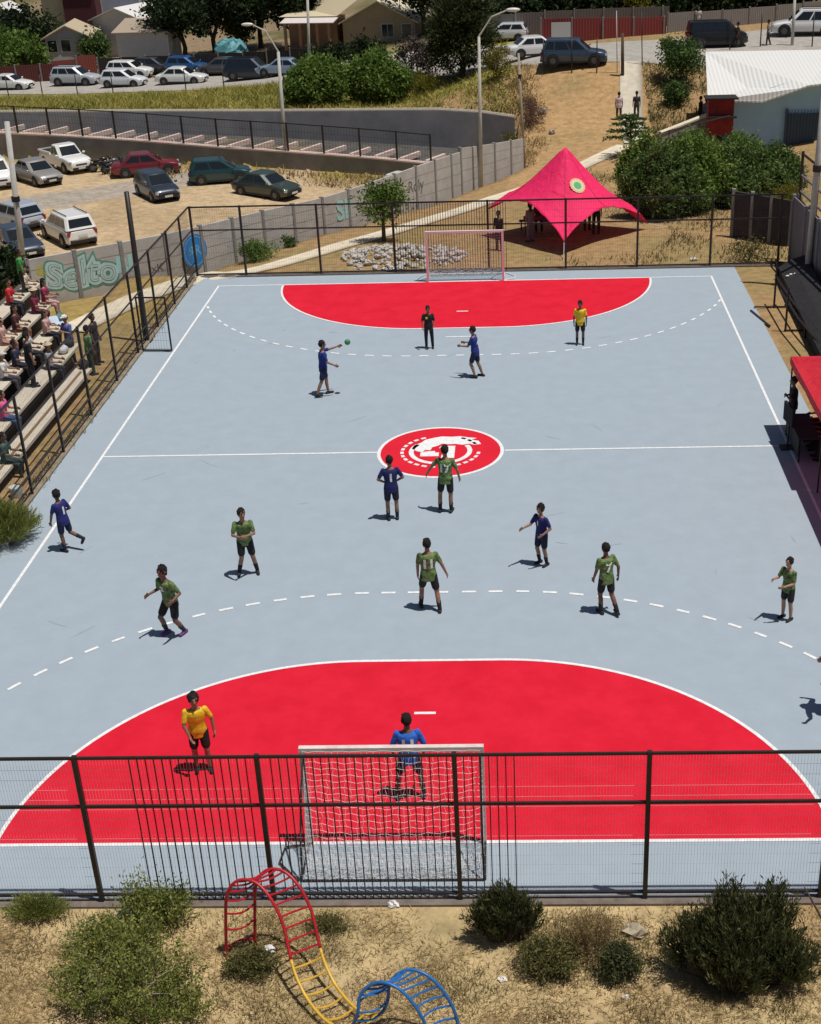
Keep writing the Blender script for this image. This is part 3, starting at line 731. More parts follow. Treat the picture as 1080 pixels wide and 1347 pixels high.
def blot(cx, cz, r, n=14, j=.25, seed=0):
    g = np.random.default_rng(seed); return [(cx+r*(1+j*g.uniform(-1, 1))*math.cos(2*pi*k/n), cz+r*(1+j*g.uniform(-1, 1))*math.sin(2*pi*k/n)) for k in range(n)]
for k, (a, z_, r) in enumerate([(-1.65, .35, .22), (1.65, .3, .18), (1.5, -.1, .13)]):
    v = blot(a, z_, r, seed=k); paint('graffiti', v, [tuple(range(len(v)))], 108, PW, .52, M_gy, .004)
Vt, Ft = text_mesh('Rl', .9, .05); paint('graffiti', Vt, Ft, 163, PW, .55, M_gt, .006)
v = blot(0, 0, .74, 40, .015, 5); paint('graffiti', v, [tuple(range(40))], 255, PW, .52, M_gb, .006)
Vt, Ft = text_mesh('$R', .62, .02); paint('graffiti', Vt, Ft, 255, PW, .52, M_gb2, .010)
v = [(.66*math.cos(2*pi*k/40), .66*math.sin(2*pi*k/40)) for k in range(40)]+[(.61*math.cos(2*pi*k/40), .61*math.sin(2*pi*k/40)) for k in range(40)]
paint('graffiti', v, [(k, (k+1) % 40, 40+(k+1) % 40, 40+k) for k in range(40)], 255, PW, .52, M_gb2, .010)
Vt, Ft = text_mesh('SII', 1.35, .03); paint('graffiti', Vt, Ft, 452, PW, .52, M_gt, .006)
Vt, Ft = text_mesh('Roly', .85, .0); paint('graffiti', Vt, Ft, 546, PW, .55, M_gd, .006)
Vt, Ft = text_mesh('xK', .5, .0); paint('graffiti', Vt, Ft, 205, PW, .35, M_gd, .006)

# ================================================================== PEOPLE
PEND = []                                                   # (object, painter) voxel-joined at the end in one pass
M_skin = [mat('skin_tan', (.30, .155, .10), .6), mat('skin_brown', (.175, .085, .055), .6), mat('skin_light', (.42, .24, .165), .6)]
M_hair = mat('black_hair', (.010, .008, .007), .95, var=.4, scale=30); M_hairb = mat('brown_hair', (.05, .028, .016), .6, var=.4, scale=30)
M_eye = mat('eye_dark', (.02, .012, .01), .3); M_lip = mat('lips', (.28, .10, .08), .5)
_mats = {}
def cloth(c, pattern=None):
    k = (c, pattern)
    if k not in _mats:
        if pattern: _mats[k] = mat('patterned_cloth', c, .75, col2=pattern, scale=11.0, detail=4, bump=.5)
        else: _mats[k] = mat('cloth', c, .85, var=.22, scale=9, bump=.5)
    return _mats[k]
GREEN = ((.010, .030, .009), (.20, .33, .10)); 
BLK = (.010, .010, .012)
def vn(a): a = Vector(a); return a.normalized()
def remesh(o, vox, smooth=3):
    r = o.modifiers.new('join', 'REMESH'); r.mode = 'VOXEL'; r.voxel_size = vox; r.use_smooth_shade = True
    s = o.modifiers.new('smooth', 'SMOOTH'); s.factor = .5; s.iterations = smooth
def person(label, loc, face, pose=None, H=1.72, shirt=None, shorts=BLK, skin=0, hair='short', hairc=None, shoes=(.02, .02, .025), group=None,
           number=None, front=None, numc=(.75, .78, .75), long=False, sleeve=.62, hat=None, socks=None, vox=.0095, skirt=False, badge=None):
    p = dict(lean=.04, side=0, la=((.16, .02, -1), (.06, .22, -1)), ra=((.16, .02, -1), (.06, .22, -1)), ll=((.06, .03, -1), (.0, -.03, -1)), rl=((.06, .03, -1), (.0, -.03, -1)), look=0, sit=False, twist=0)
    p.update(pose or {}); k = H/1.72
    sp = vn((p['side'], p['lean'], 1)); tw = Matrix.Rotation(R_(p['twist']), 3, 'Z')
    P = Vector((0, 0, 0)); nb = P+sp*.50
    def side(v, s): return vn((v[0]*s, v[1], v[2]))
    J = {}
    for n_, s in (('l', -1), ('r', 1)):
        th, sh = p[n_+'l']; hip = P+Vector((s*.092, 0, -.04)); kn = hip+side(th, s)*.425; an = kn+side(sh, s)*.415
        fd = vn((s*.12, 1, 0)); sd_ = side(sh, s); toe = -.02 if sd_.z < -.75 else None
        if toe is None: fd = vn(Vector((0, 0, -1))*.75*(1 if sd_.y < 0 else -1)+Vector((0, .45, 0))+Vector((0, 0, 0)))
        up_, fo = p[n_+'a']; shd = nb+tw @ Vector((s*.178, 0, -.045)); el = shd+(tw @ side(up_, s))*.275; wr = el+(tw @ side(fo, s))*.24
        J[n_] = dict(hip=hip, kn=kn, an=an, fd=fd, sh=shd, el=el, wr=wr, hd=(tw @ side(fo, s)))
    z0 = P.z-.11 if p['sit'] else min(J['l']['an'].z, J['r']['an'].z)-.075
    sh_ = Vector((0, 0, -z0))
    for q in J.values():
        for a in ('hip', 'kn', 'an', 'sh', 'el', 'wr'): q[a] = q[a]+sh_
    P = P+sh_; nb = nb+sh_
    lk = Matrix.Rotation(R_(p['look']), 3, 'Z'); hc = nb+vn((p['side']*.6, p['lean']*.7+.08, 1))*.205; hf = lk @ Vector((0, 1, 0)); hx = lk @ Vector((1, 0, 0))
    root = thing('person', label, 'person', loc, R_(face), group)
    S = lambda v: tuple(Vector(v)*k)
    def rings(T_, inf, add): 
        out = []
        for t, rx, ry in T_:
            c = P+sp*t; out.append([S(c+tw @ Vector(((rx*inf+add)*math.cos(2*pi*j/20), (ry*inf+add)*math.sin(2*pi*j/20), 0))) for j in range(20)])
        return out
    TOR = [(-.13, .09, .07), (-.08, .155, .108), (0, .163, .115), (.10, .145, .102), (.17, .138, .098), (.28, .158, .108), (.38, .172, .110), (.44, .165, .095), (.49, .10, .07), (.53, .06, .058)]
    b = MB().loft(rings(TOR, 1, 0)); K = lambda q: Vector(q)*k
    def C(p0, p1, r0, r1, mb=b): mb.cap(K(p0), K(p1), r0*k, r1*k, 12, 4)
    C(nb-sp*.02, hc-Vector((0, 0, .05)), .056, .052)
    hm = Matrix((hx, hf, Vector((0, 0, 1)))).transposed()
    hc = hc+Vector((0, 0, .008)); b.ell(K(hc), (.083*k, .101*k, .119*k), hm); b.ell(K(hc+hf*.030-Vector((0, 0, .070))), (.060*k, .062*k, .055*k), hm)
    C(hc+hf*.095+Vector((0, 0, .012)), hc+hf*.112-Vector((0, 0, .022)), .009, .015)
    for s in (-1, 1):
        b.ell(K(hc+hx*s*.086-hf*.005-Vector((0, 0, .005))), (.012*k, .022*k, .032*k), hm)
    for n_, s in (('l', -1), ('r', 1)):
        q = J[n_]
        C(q['hip'], q['kn'], .086, .058); m_ = q['kn']*.65+q['an']*.35
        back = Vector((0, -.012, 0)); C(q['kn'], m_+back, .054, .056); C(m_+back, q['an'], .056, .037)
        ft = q['an']+Vector((0, 0, -.04)); C(ft-q['fd']*.04, ft+q['fd']*.13, .038, .032); C(q['an'], ft, .037, .036)
        C(q['sh'], q['el'], .050, .039); C(q['el'], q['wr'], .040, .027)
        # hand: palm, four bent fingers and a thumb from the side of the palm
        hd = q['hd']; inw = Vector((-s, .3, 0)); inw = (inw-hd*inw.dot(hd)).normalized(); ac = hd.cross(inw).normalized()
        pm = q['wr']+hd*.05; C(q['wr'], q['wr']+hd*.03, .027, .027)
        for f in range(4):
            o_ = ac*(-.030+.020*f); L = (.062, .075, .080, .068)[f]
            C(q['wr']+hd*.02+o_*.6, q['wr']+hd*.085+o_, .015, .0135)
            a0 = q['wr']+hd*.085+o_*1.15; a1 = a0+(hd+inw*.25)*L*.55+o_*.12; a2 = a1+(hd*.8+inw*.7)*L*.5
            C(a0, a1, .0105, .0098); C(a1, a2, .0098, .0085)
        ts = 1 if (ac.y > 0) else -1
        t0 = q['wr']+hd*.03+ac*ts*.03; t1 = t0+(hd*.6+ac*ts*.7+inw*.3)*.045; C(t0, t1, .014, .012); C(t1, t1+(hd*.9+inw*.4)*.03, .0115, .010)
    bo = b.build('body', M_skin[skin], root)
    remesh(bo, vox*k)
    ec = [hc+hf*.093+hx*s*.035+Vector((0, 0, .014)) for s in (-1, 1)]; mc = hc+hf*.095-Vector((0, 0, .062))
    PEND.append((bo, [([K(e) for e in ec], .016*k, M_eye), ([K(mc+hx*.012), K(mc-hx*.012)], .014*k, M_lip)]))
    # hair or hat
    hm_ = hairc or M_hair
    h = MB(); rr = np.random.default_rng(abs(hash(label)) % 9999 if False else len(label)*7+int(H*100))
    if hair:
        up_ = .118 if hair != 'curly' else .132
        h.ell(K(hc-hf*.018+Vector((0, 0, .026))), (.096*k*(1.10 if hair == 'curly' else 1), .106*k, (up_+.010)*.94*k), hm, 20, 12)
        h.v = [tuple(Vector(v)*(1)+Vector(rr.normal(size=3))*(.007 if hair != 'curly' else .012)*k) for v in h.v]
        if hair == 'long':
            h.cap(K(hc-hf*.06), K(hc-hf*.10-Vector((0, 0, .26))), .075*k, .045*k); 
        h.build('hair', hm_, root, None, True)
    if hat:
        hb = MB(); top = hc+Vector((0, 0, .055))
        hb.ell(K(top), (.106*k, .116*k, .09*k), hm, 18, 8)
        br = .17 if hat[1] == 'brim' else .0
        if br: hb.tube([K(top-Vector((0, 0, .004))), K(top+Vector((0, 0, .010)))], [br*k, br*.9*k], 20)
        else: hb.loft([[K(top+hx*.08*math.cos(t)+hf*(.06+.13*max(0, math.sin(t)))+Vector((0, 0, z_))) for t in np.linspace(0, 2*pi, 17)[:-1]] for z_ in (-.004, .012)])
        hb.build('hat', cloth(hat[0]), root, None, True)
    # shirt
    if shirt is not None:
        sm_ = cloth(*shirt) if isinstance(shirt[0], tuple) else cloth(shirt)
        t_ = MB().loft(rings([(-.15, .15, .11)]+[(a, c, d) for a, c, d in TOR[1:8]]+[(.485, .088, .066)], 1.03, .018))
        for n_, s in (('l', -1), ('r', 1)):
            q = J[n_]; e = q['sh']+(q['el']-q['sh'])*min(1, sleeve*1.15)
            C(q['sh'], e, .061, .056, t_)
            if sleeve > 1: C(q['el'], q['wr'], .056, .042, t_)
        to = t_.build('shirt', sm_, root); remesh(to, .014*k, 2); PEND.append((to, []))
        if number or front or badge:
            for txt, sg, sz in ((number, -1, .30), (front, 1, .16)):
                if not txt: continue
                Vt, Ft = text_mesh(txt, sz, .012); W = []
                for v in Vt:
                    zc = .27 if sg < 0 else .33; t = zc+v[1]; rx = np.interp(t, [a for a, _, _ in TOR], [c for _, c, _ in TOR])*1.03+.020; ry = np.interp(t, [a for a, _, _ in TOR], [c for _, _, c in TOR])*1.03+.020
                    xx = v[0]*(1 if sg < 0 else -1); yy = sg*ry*math.sqrt(max(0, 1-(xx/rx)**2))+sg*.006
                    W.append(S(P+sp*t+tw @ Vector((xx, yy, 0))))
                MB().add(W, Ft).build('shirt_number', cloth(numc), root)
            if badge: MB().ell(K(P+sp*.36+tw @ Vector((.06, .135, 0))), (.05*k, .012*k, .05*k)).build('shirt_badge', cloth(badge), root)
    if shorts is not None:
        u_ = MB().loft(rings([(-.12, .12, .09), (-.08, .16, .112), (0, .166, .118), (.07, .152, .108)], 1.0, .014))
        for n_, s in (('l', -1), ('r', 1)):
            q = J[n_]
            if long: C(q['hip'], q['kn'], .098, .074, u_); C(q['kn'], q['an'], .072, .056, u_)
            else: C(q['hip'], q['hip']+(q['kn']-q['hip'])*.72, .102, .088, u_)
        uo = u_.build('trousers' if long else 'shorts', cloth(shorts), root); remesh(uo, .014*k, 2); PEND.append((uo, []))
    for n_, s in (('l', -1), ('r', 1)):
        q = J[n_]; ft = q['an']+Vector((0, 0, -.042)); f_ = q['fd']
        mb = MB(); C(ft-f_*.055, ft+f_*.05, .044, .043, mb); C(ft+f_*.05, ft+f_*.145, .044, .036, mb); C(q['an'], ft, .043, .044, mb)
        mb.build('shoe', cloth(shoes), root, None, True)
        if socks: mb = MB(); C(q['kn']*.45+q['an']*.55, q['an'], .056, .044, mb); mb.build('sock', cloth(socks), root, None, True)
    return root

M_STAND = dict()
def pose_run(l, r, **k): d = dict(ll=l, rl=r); d.update(k); return d
GR = 'players in green shirts'; BL = 'players in blue shirts'; RF = 'referees in yellow shirts'
def gp(px, py): q = Z(px, py); return (q[0], q[1], .002)
NAVY = ((.009, .012, .10),); SKYB = ((.02, .13, .56),); ROY = ((.010, .026, .20),); YEL = ((.80, .52, .02),)
UP = ((.16, .02, -1), (.06, .22, -1))
person('goalkeeper in a bright blue numbered shirt seen from behind through the near goal net', gp(541, 1049), 6, dict(lean=.06, ll=((.26, .12, -1), (.12, -.12, -1)), rl=((.24, .1, -1), (.08, -.10, -1)), la=((.38, .05, -1), (.0, .5, -1)), ra=((.42, .05, -1), (.0, .5, -1))), 1.78, SKYB, (.012, .012, .03), 1, 'short', number='11', socks=(.02, .02, .03), sleeve=.8)
person('referee in a yellow shirt and black shorts walking beside the near red goal area', gp(268, 1013), 196, dict(lean=.10, ra=((.22, .25, -1), (-.35, .35, -1)), la=((.42, -.1, -1), (.05, .15, -1)), ll=((.06, .10, -1), (.02, -.05, -1)), rl=((.05, .0, -1), (.0, -.1, -1)), look=8), 1.74, YEL, BLK, 0, 'curly', group=RF, shoes=(.012, .012, .015))
person('player in green running at the left end of the dashed line, purple shoes', gp(231, 836), 150, pose_run(((.08, .15, -1), (-.04, -.65, -1)), ((.30, .40, -1), (.03, -.35, -1)), lean=.16, la=((.50, -.35, -1), (.1, .9, -.2)), ra=((.35, -.2, -1), (.15, 1, -.1))), 1.84, GREEN, BLK, 1, 'curly', group=GR, front='2', socks=(.03, .03, .035), shoes=(.16, .05, .22))
person('player in green clapping hands near the left side of the court, facing the camera', gp(327, 755), 192, dict(lean=.14, la=((.22, .35, -1), (-.75, .75, .15)), ra=((.30, .3, -1), (-.6, .8, .1)), ll=((.14, .12, -1), (.16, -.2, -1)), rl=((.05, .10, -1), (.24, -.18, -1)), look=20), 1.78, GREEN, BLK, 0, 'short', group=GR, socks=BLK)
person('player in dark blue running across the left side line with one foot kicked up behind', gp(90, 724), 62, pose_run(((.02, .10, -1), (.0, -.10, -1)), ((.16, -.05, -1), (.12, -1, -.30)), lean=.10, la=((.28, .25, -1), (.0, .3, -.9)), ra=((.45, -.30, -1), (-.1, .9, -.5))), 1.62, ((.011, .016, .14),), (.012, .013, .05), 1, 'curly', group=BL, number='1', socks=(.012, .013, .03))
person('player in navy standing with hands on hips left of the centre circle', gp(517, 683), 12, dict(lean=.03, la=((.62, -.10, -1), (-.75, .45, -.6)), ra=((.62, -.10, -1), (-.75, .45, -.6)), ll=((.05, .03, -1), (.0, -.03, -1))), 1.74, NAVY, (.010, .012, .035), 0, 'short', group=BL, number='1', socks=(.012, .013, .03))
person('player in green with arms held out at the bottom edge of the centre circle', gp(588, 673), -10, dict(lean=.06, la=((.85, .08, -1), (.60, .25, -1)), ra=((.50, -.05, -1), (.12, .3, -1)), ll=((.16, .06, -1), (.02, -.12, -1)), rl=((.05, .02, -1), (.0, -.04, -1))), 1.82, GREEN, BLK, 0, 'short', group=GR, number='17', socks=BLK)
person('player in green with white back number striding at the middle of the near dashed line', gp(566, 802), 8, pose_run(((.16, .40, -1), (.08, .0, -1)), ((.18, -.05, -1), (.10, -.28, -1)), lean=.05, la=((.18, .15, -1), (.02, .1, -1)), ra=((.50, -.1, -1), (.40, .05, -1))), 1.78, GREEN, BLK, 0, 'short', group=GR, number='11', socks=BLK)
person('player in navy pointing one arm to the left, right of the centre circle', gp(713, 743), 135, dict(lean=.05, ra=((.30, .6, -1), (.15, 1, -.15)), la=((.45, -.2, -1), (-.3, .8, -.5)), ll=((.05, .06, -1), (.02, -.2, -1)), rl=((.05, .15, -1), (.02, -.25, -1)), look=12), 1.60, ((.010, .013, .12),), (.010, .012, .04), 0, 'curly', group=BL, front='1', socks=(.012, .013, .03))
person('player in green walking away at the right end of the dashed line, one heel lifted', gp(797, 806), 28, pose_run(((.04, .20, -1), (.02, -.15, -1)), ((.06, -.10, -1), (.08, -.62, -1)), lean=.06, la=((.2, .1, -1), (.05, .4, -1)), ra=((.42, -.35, -1), (.1, .15, -1))), 1.72, GREEN, BLK, 1, 'short', group=GR, number='7', socks=BLK)
person('player in green standing with hands in front at the far right of the court', gp(1034, 814), 128, dict(lean=.06, ra=((.25, .45, -1), (-.2, .9, .2)), la=((.22, .25, -1), (-.5, .9, -.25)), ll=((.05, .04, -1), (.02, -.1, -1))), 1.52, GREEN, (.02, .018, .02), 2, 'short', group=GR)
person('player stepping in at the right edge of the picture, one elbow held out', gp(1095, 936), 70, dict(lean=.08, la=((.9, -.1, -.8), (.6, .4, -.6)), ra=((.5, .2, -1), (0, .8, -.6)), ll=((.2, .15, -1), (.1, -.2, -1))), 1.74, NAVY, BLK, 1, 'short', group=BL)
thr = gp(428, 520)
person('player in blue throwing the ball with outstretched arm, far left of the court', thr, -72, dict(lean=.03, la=((.1, 1, .05), (.0, 1, .22)), ra=((.22, .35, -1), (.0, .9, -.5)), ll=((.06, .22, -1), (.02, .08, -1)), rl=((.05, -.25, -1), (.02, -.42, -1))), 1.80, ROY, (.012, .015, .06), 0, 'short', group=BL, front='9')
person('player in blue running left with both hands in front, ahead of the far goal area', gp(626, 496), 75, pose_run(((.05, .32, -1), (.02, -.35, -1)), ((.06, -.12, -1), (.04, -.35, -1)), lean=.10, la=((.2, .5, -1), (-.1, 1, -.05)), ra=((.2, .35, -1), (-.1, 1, .0))), 1.72, ROY, (.010, .012, .05), 0, 'short', group=BL, number='4')
person('goalkeeper in black with a yellow badge standing at the edge of the far red area', gp(565, 458), 182, dict(lean=.05, la=((.25, .15, -1), (-.2, .6, -.7)), ra=((.28, .1, -1), (-.1, .5, -.8)), ll=((.08, .06, -1), (.03, -.1, -1))), 1.50, ((.014, .013, .014),), BLK, 1, 'short', badge=(.7, .55, .03), long=True)
person('referee in a yellow shirt standing at the right end of the far goal area', gp(763, 453), 176, dict(lean=.03, la=((.24, .0, -1), (.0, .1, -1)), ra=((.24, .0, -1), (.0, .1, -1)), ll=((.07, .02, -1), (.0, -.03, -1))), 1.54, YEL, BLK, 1, 'short', group=RF, socks=BLK, long=False)
bq = D(457, 450, thr[1])
ball = MB().ell((0, 0, 0), (.095, .095, .095), None, 20, 14).build('handball', mat('ball_green', (.06, .30, .10), .5, col2=(.03, .12, .06), scale=12), None, None, True); ball.location = tuple(bq)
tag(ball, 'small green handball in the air beside the throwing hand of the far left player', 'ball')
# ================================================================== VEHICLES
M_tyre = mat('tyre_rubber', (.018, .018, .018), .85); M_rim = mat('alloy', (.13, .13, .135), .4, metal=.6); M_glass = mat('car_glass', (.012, .016, .02), .06, spec=.8)
M_trim = mat('black_trim', (.018, .018, .02), .6); M_lamp = mat('headlight', (.62, .65, .68), .12); M_tail = mat('tail_light', (.35, .015, .015), .2); M_plate = mat('number_plate', (.65, .65, .62), .5)
_paint = {}
def cpaint(c):
    if c not in _paint: _paint[c] = mat('car_paint', c, .32, metal=.25 if max(c) < .5 else 0.0, coat=.7, var=.04, scale=2)
    return _paint[c]
SPEC = {  # L, W, H, ground, belt, bonnet, cabin x (rear base, rear roof, front roof, windscreen base) as fractions of L from the rear
    'hatch': (4.0, 1.72, 1.50, .17, .93, .86, (.015, .10, .56, .77)),
    'suv': (4.4, 1.82, 1.66, .22, 1.04, .98, (.015, .09, .58, .76)),
    'sedan': (4.5, 1.75, 1.43, .16, .90, .83, (.13, .29, .58, .75)),
    'van': (4.6, 1.85, 1.90, .2, 1.12, 1.05, (.01, .04, .68, .84)),
    'pickup': (5.1, 1.82, 1.74, .26, 1.06, 1.04, (.40, .44, .60, .73)),
}
def car(kind, colour, label, x, y, z, head, group='cars in the car park', lum=None, sc=1.0):
    L, W, H, g, bz, hz, cb = SPEC[kind]; L *= sc; W *= sc; H *= sc; hw = W/2
    root = thing('parked_car' if kind not in ('pickup', 'van') else ('pickup_truck' if kind == 'pickup' else 'van'), label, 'car' if kind not in ('pickup', 'van') else kind, (x, y, z), R_(head), group)
    pm = cpaint(colour); X = lambda f: -L/2+f*L
    deck = bz-.02 if kind in ('sedan',) else bz
    st = [(0.0, .42, .60, .80), (.012, .30, deck-.14, .93), (.05, .24, deck-.02, .985), (.16, g, deck, 1.0), (.40, g, bz, 1.0), (.70, g, bz-.01, 1.0), (cb[3]-.005, g, bz-.015, 1.0), (cb[3]+.06, g, hz+.015, .995), (.92, g+.02, hz-.055, .97), (.965, .25, hz-.12, .92), (.99, .30, hz-.24, .85), (1.0, .40, hz-.33, .74)]
    R = []
    for f, zb, zt, wf in st:
        ww = hw*wf; xx = X(f); zm = zb+(zt-zb)*.55
        half = [(ww*.86, zb), (ww*.97, zb+.09), (ww, zm), (ww*.985, zt-.13), (ww*.955, zt-.05), (ww*.88, zt-.008), (ww*.45, zt+.012)]
        ring = [(xx, a, c) for a, c in half]+[(xx, 0, zt+.018)]+[(xx, -a, c) for a, c in half[::-1]]
        R.append(ring)
    body = MB().loft(R).build('body', pm, root, None, True)
    md = body.modifiers.new('edge', 'EDGE_SPLIT'); md.split_angle = R_(38)
    # cabin
    tw = hw*.80; bw = hw*.945; zr = H
    x0, x1, x2, x3 = [X(f) for f in cb]; 
    if kind == 'pickup': x1 = x0+.12
    zc = bz-.03
    cr = []
    for t in np.linspace(0, 1, 7):
        e = math.sin(t*pi/2)**.9; a = x0+(x1-x0)*t; c = x3+(x2-x3)*t; ww = bw+(tw-bw)*t; zz = zc+(zr-.03-zc)*t
        k = .10
        cr.append([(a, -ww+k, zz), (a+k, -ww, zz), (c-k*2.2, -ww, zz), (c, -ww+k*2.0, zz), (c+.02, 0, zz), (c, ww-k*2.0, zz), (c-k*2.2, ww, zz), (a+k, ww, zz), (a, ww-k, zz), (a-.01, 0, zz)])
    cab = MB().loft(cr, False)
    def inset(r, f, dz): 
        cx = sum(p[0] for p in r)/len(r); return [(cx+(p[0]-cx)*f, p[1]*f, p[2]+dz) for p in r]
    top = cr[-1]; r1 = inset(top, .97, .018); r2 = inset(top, .88, .032)
    cab.loft([top, r1, r2], False); cab.poly(r2)
    cb_ = cab.build('roof', pm, root, None, True); md = cb_.modifiers.new('edge', 'EDGE_SPLIT'); md.split_angle = R_(30)
    # windows: panes a little proud of the cabin faces
    def face_pt(side, u, v):
        a = x0+(x1-x0)*v; c = x3+(x2-x3)*v; ww = bw+(tw-bw)*v; zz = zc+(zr-.03-zc)*v
        if side == 'f': return (c+.028-.018*abs(u), u*(ww-.15), zz)
        if side == 'b': return (a-.022, u*(ww-.13), zz)
        s = 1 if side == 'l' else -1
        return (a+.10+(c-.22-a-.10)*u, s*(ww+.008), zz)
    def pane(side, us, v0, v1, nm='window'):
        m = MB(); n = len(us); V = [face_pt(side, u, v0) for u in us]+[face_pt(side, u, v1) for u in us]
        return m.add(V, [(i, i+1, n+i+1, n+i) for i in range(n-1)]).build(nm, M_glass, root)
    pane('f', [-.97, -.5, 0, .5, .97], .10, .90, 'windscreen')
    if kind != 'pickup' or True: pane('b', [-.92, 0, .92], .20 if kind != 'sedan' else .12, .86, 'rear_window')
    for s in 'lr':
        if kind == 'pickup': pane(s, [.06, .46], .16, .86); pane(s, [.54, .97], .16, .86)
        elif kind in ('suv', 'van'): pane(s, [.03, .24], .18, .86); pane(s, [.27, .60], .16, .86); pane(s, [.64, .97], .16, .86)
        else: pane(s, [.05, .47], .16, .86); pane(s, [.52, .97], .16, .86)
    if kind == 'pickup':
        bed = MB(); xa = X(.03); xb = X(.39)
        bed.box2((xa, -hw*.82, bz-.02), (xb, hw*.82, bz+.024)); bed.build('truck_bed', M_trim, root)
        rb = MB()
        for s in (-1, 1): rb.box2((xa-.05, s*hw*.9-.05, bz-.03), (xb, s*hw*.9+.05, bz+.09))
        rb.box2((xa-.08, -hw*.9, bz-.03), (xa, hw*.9, bz+.085)); rb.build('bed_rail', pm, root)
    # wheels
    wr = .31*sc if kind in ('hatch', 'sedan') else .36*sc
    for f in (.19, .81):
        for s in (-1, 1):
            MB().cyl((X(f), s*(hw-.25), wr+.02), (X(f), s*(hw+.004), wr+.02), wr+.065, 20).build('wheel_arch', M_trim, root)
            wt = thing('wheel', None, None, (X(f), s*(hw-.10), wr)); wt.parent = root
            MB().tube([(0, -.10*s, 0), (0, .09*s, 0), (0, .125*s, 0)], [wr*.98, wr, wr*.90], 20).build('tyre', M_tyre, wt, None, False)
            rm = MB().tube([(0, .05*s, 0), (0, .135*s, 0)], [wr*.60, wr*.56], 18)
            rm.build('rim', M_rim, wt)
    tr = MB(); tr.box2((X(.965), -hw*.72, .30), (X(1)+.012, hw*.72, .30+.16)); tr.box2((X(0)-.02, -hw*.80, .30), (X(.03), hw*.80, .46)); tr.box2((X(.985), -hw*.45, .58), (X(1)+.006, hw*.45, hz-.36))
    for s in (-1, 1): tr.box2((X(.24), s*hw*.955-.02, g+.0), (X(.76), s*hw*.955+.02, g+.13))
    tr.build('bumper_trim', M_trim, root)
    for s in (-1, 1):
        MB().box((X(.967), s*hw*.70, hz-.25), (.17, .34, .15), rz=-s*.5).build('headlight', M_lamp, root)
        MB().box((X(.012), s*hw*.80, deck-.22), (.07, .22, .24 if kind != 'sedan' else .16), rz=s*.35).build('tail_light', M_tail, root)
        MB().ell((X(cb[3])-.22, s*(hw+.10), bz+.06), (.07, .11, .075)).build('mirror', pm, root, None, True)
    MB().box2((X(0)-.032, -.25, .62 if kind != 'sedan' else .5), (X(0)-.012, .25, .75 if kind != 'sedan' else .63)).build('number_plate', M_plate, root)
    MB().box2((X(1)+.014, -.25, .34), (X(1)+.024, .25, .46)).build('number_plate', M_plate, root)
    if lum == 'rack':
        rk = MB()
        for s in (-1, 1): rk.bar((x1+.1, s*tw*.8, H+.07), (x2-.1, s*tw*.8, H+.07), .04)
        rk.build('roof_rail', M_trim, root)
    return root
def place(kind, colour, label, px, py, head, **k):
    """ground point under the car's centre seen at this pixel"""
    q = G(px, py); return car(kind, colour, label, q[0], q[1], T(q[0], q[1])+.01, head, **k)
WHT = (.80, .80, .79); SIL = (.42, .43, .45); 
place('suv', WHT, 'white crossover seen from behind next to the painted wall, rear toward the court', 92, 316, 128, lum='rack')
place('hatch', (.035, .045, .065), 'dark blue grey hatchback alone in the middle of the car park, nose toward the court', 208, 259, -56)
place('sedan', (.20, .022, .03), 'maroon saloon in the back row of the car park', 193, 229, 18)
place('hatch', (.018, .065, .075), 'dark teal hatchback parked side on behind the green saloon', 291, 239, 12)
place('sedan', (.045, .062, .052), 'dark green saloon at the right end of the car park row', 352, 257, -32)
place('pickup', WHT, 'white double cab pickup truck in the back left of the car park', 88, 222, -48, sc=.97)
place('sedan', (.34, .32, .30), 'silver beige saloon beside the white pickup', 50, 239, -46)
place('van', WHT, 'white van cut by the left edge of the picture', -4, 243, -60, sc=.92)
place('hatch', (.40, .45, .52), 'silver blue hatchback near the left edge, seen from behind', 22, 298, 140)
place('sedan', (.05, .065, .095), 'dark slate blue saloon at the left edge by the painted wall, nose toward the court', 24, 332, -52)
q = D(539, 222, 65.0); car('hatch', WHT, 'white hatchback half hidden behind the end of the panel wall', q[0], q[1], T(q[0], q[1]), -30, sc=.9)
US = 'cars along the upper street'
place('suv', (.46, .49, .53), 'silver people carrier on the upper street, leftmost in the row', 101, 112, -10, group=US, lum='rack')
place('suv', WHT, 'white estate car behind two others on the upper street', 172, 103, -8, group=US, sc=.95)
place('hatch', (.72, .75, .80), 'white hatchback in front of the white estate on the upper street', 164, 114, -8, group=US)
place('hatch', (.03, .12, .33), 'bright blue car parked behind the white coupe on the upper street', 248, 96, -12, group=US)
place('sedan', WHT, 'long white saloon on the upper street left of the dark off roader', 240, 110, -6, group=US)
place('suv', (.02, .027, .05), 'dark navy off roader on the upper street beside the lamp post', 333, 104, -8, group=US, sc=1.1, lum='rack')
place('sedan', (.28, .36, .48), 'pale blue saloon behind the lamp post on the upper street', 372, 99, 170, group=US)
place('sedan', WHT, 'white saloon behind the blue grey crossover at the top of the dirt slope', 706, 74, 14, group=US)
place('suv', (.045, .075, .125), 'blue grey crossover parked side on at the top of the dirt slope', 755, 85, -4, group=US, sc=1.06)
place('van', (.015, .015, .018), 'black van on the street above the white roofed building', 942, 61, 4, group=US, sc=.95)
place('suv', WHT, 'white crossover on the street at the top right corner', 1058, 46, 172, group=US, sc=1.12, lum='rack')
place('hatch', (.62, .64, .66), 'small white car on the street behind the conifer', 664, 54, 175, group=US, sc=.95)
place('hatch', (.05, .055, .065), 'dark grey hatchback behind the white estate on the upper street', 205, 97, -10, group=US)
place('hatch', (.10, .10, .11), 'grey hatchback between the bright blue car and the dark off roader on the upper street', 290, 98, 170, group=US)
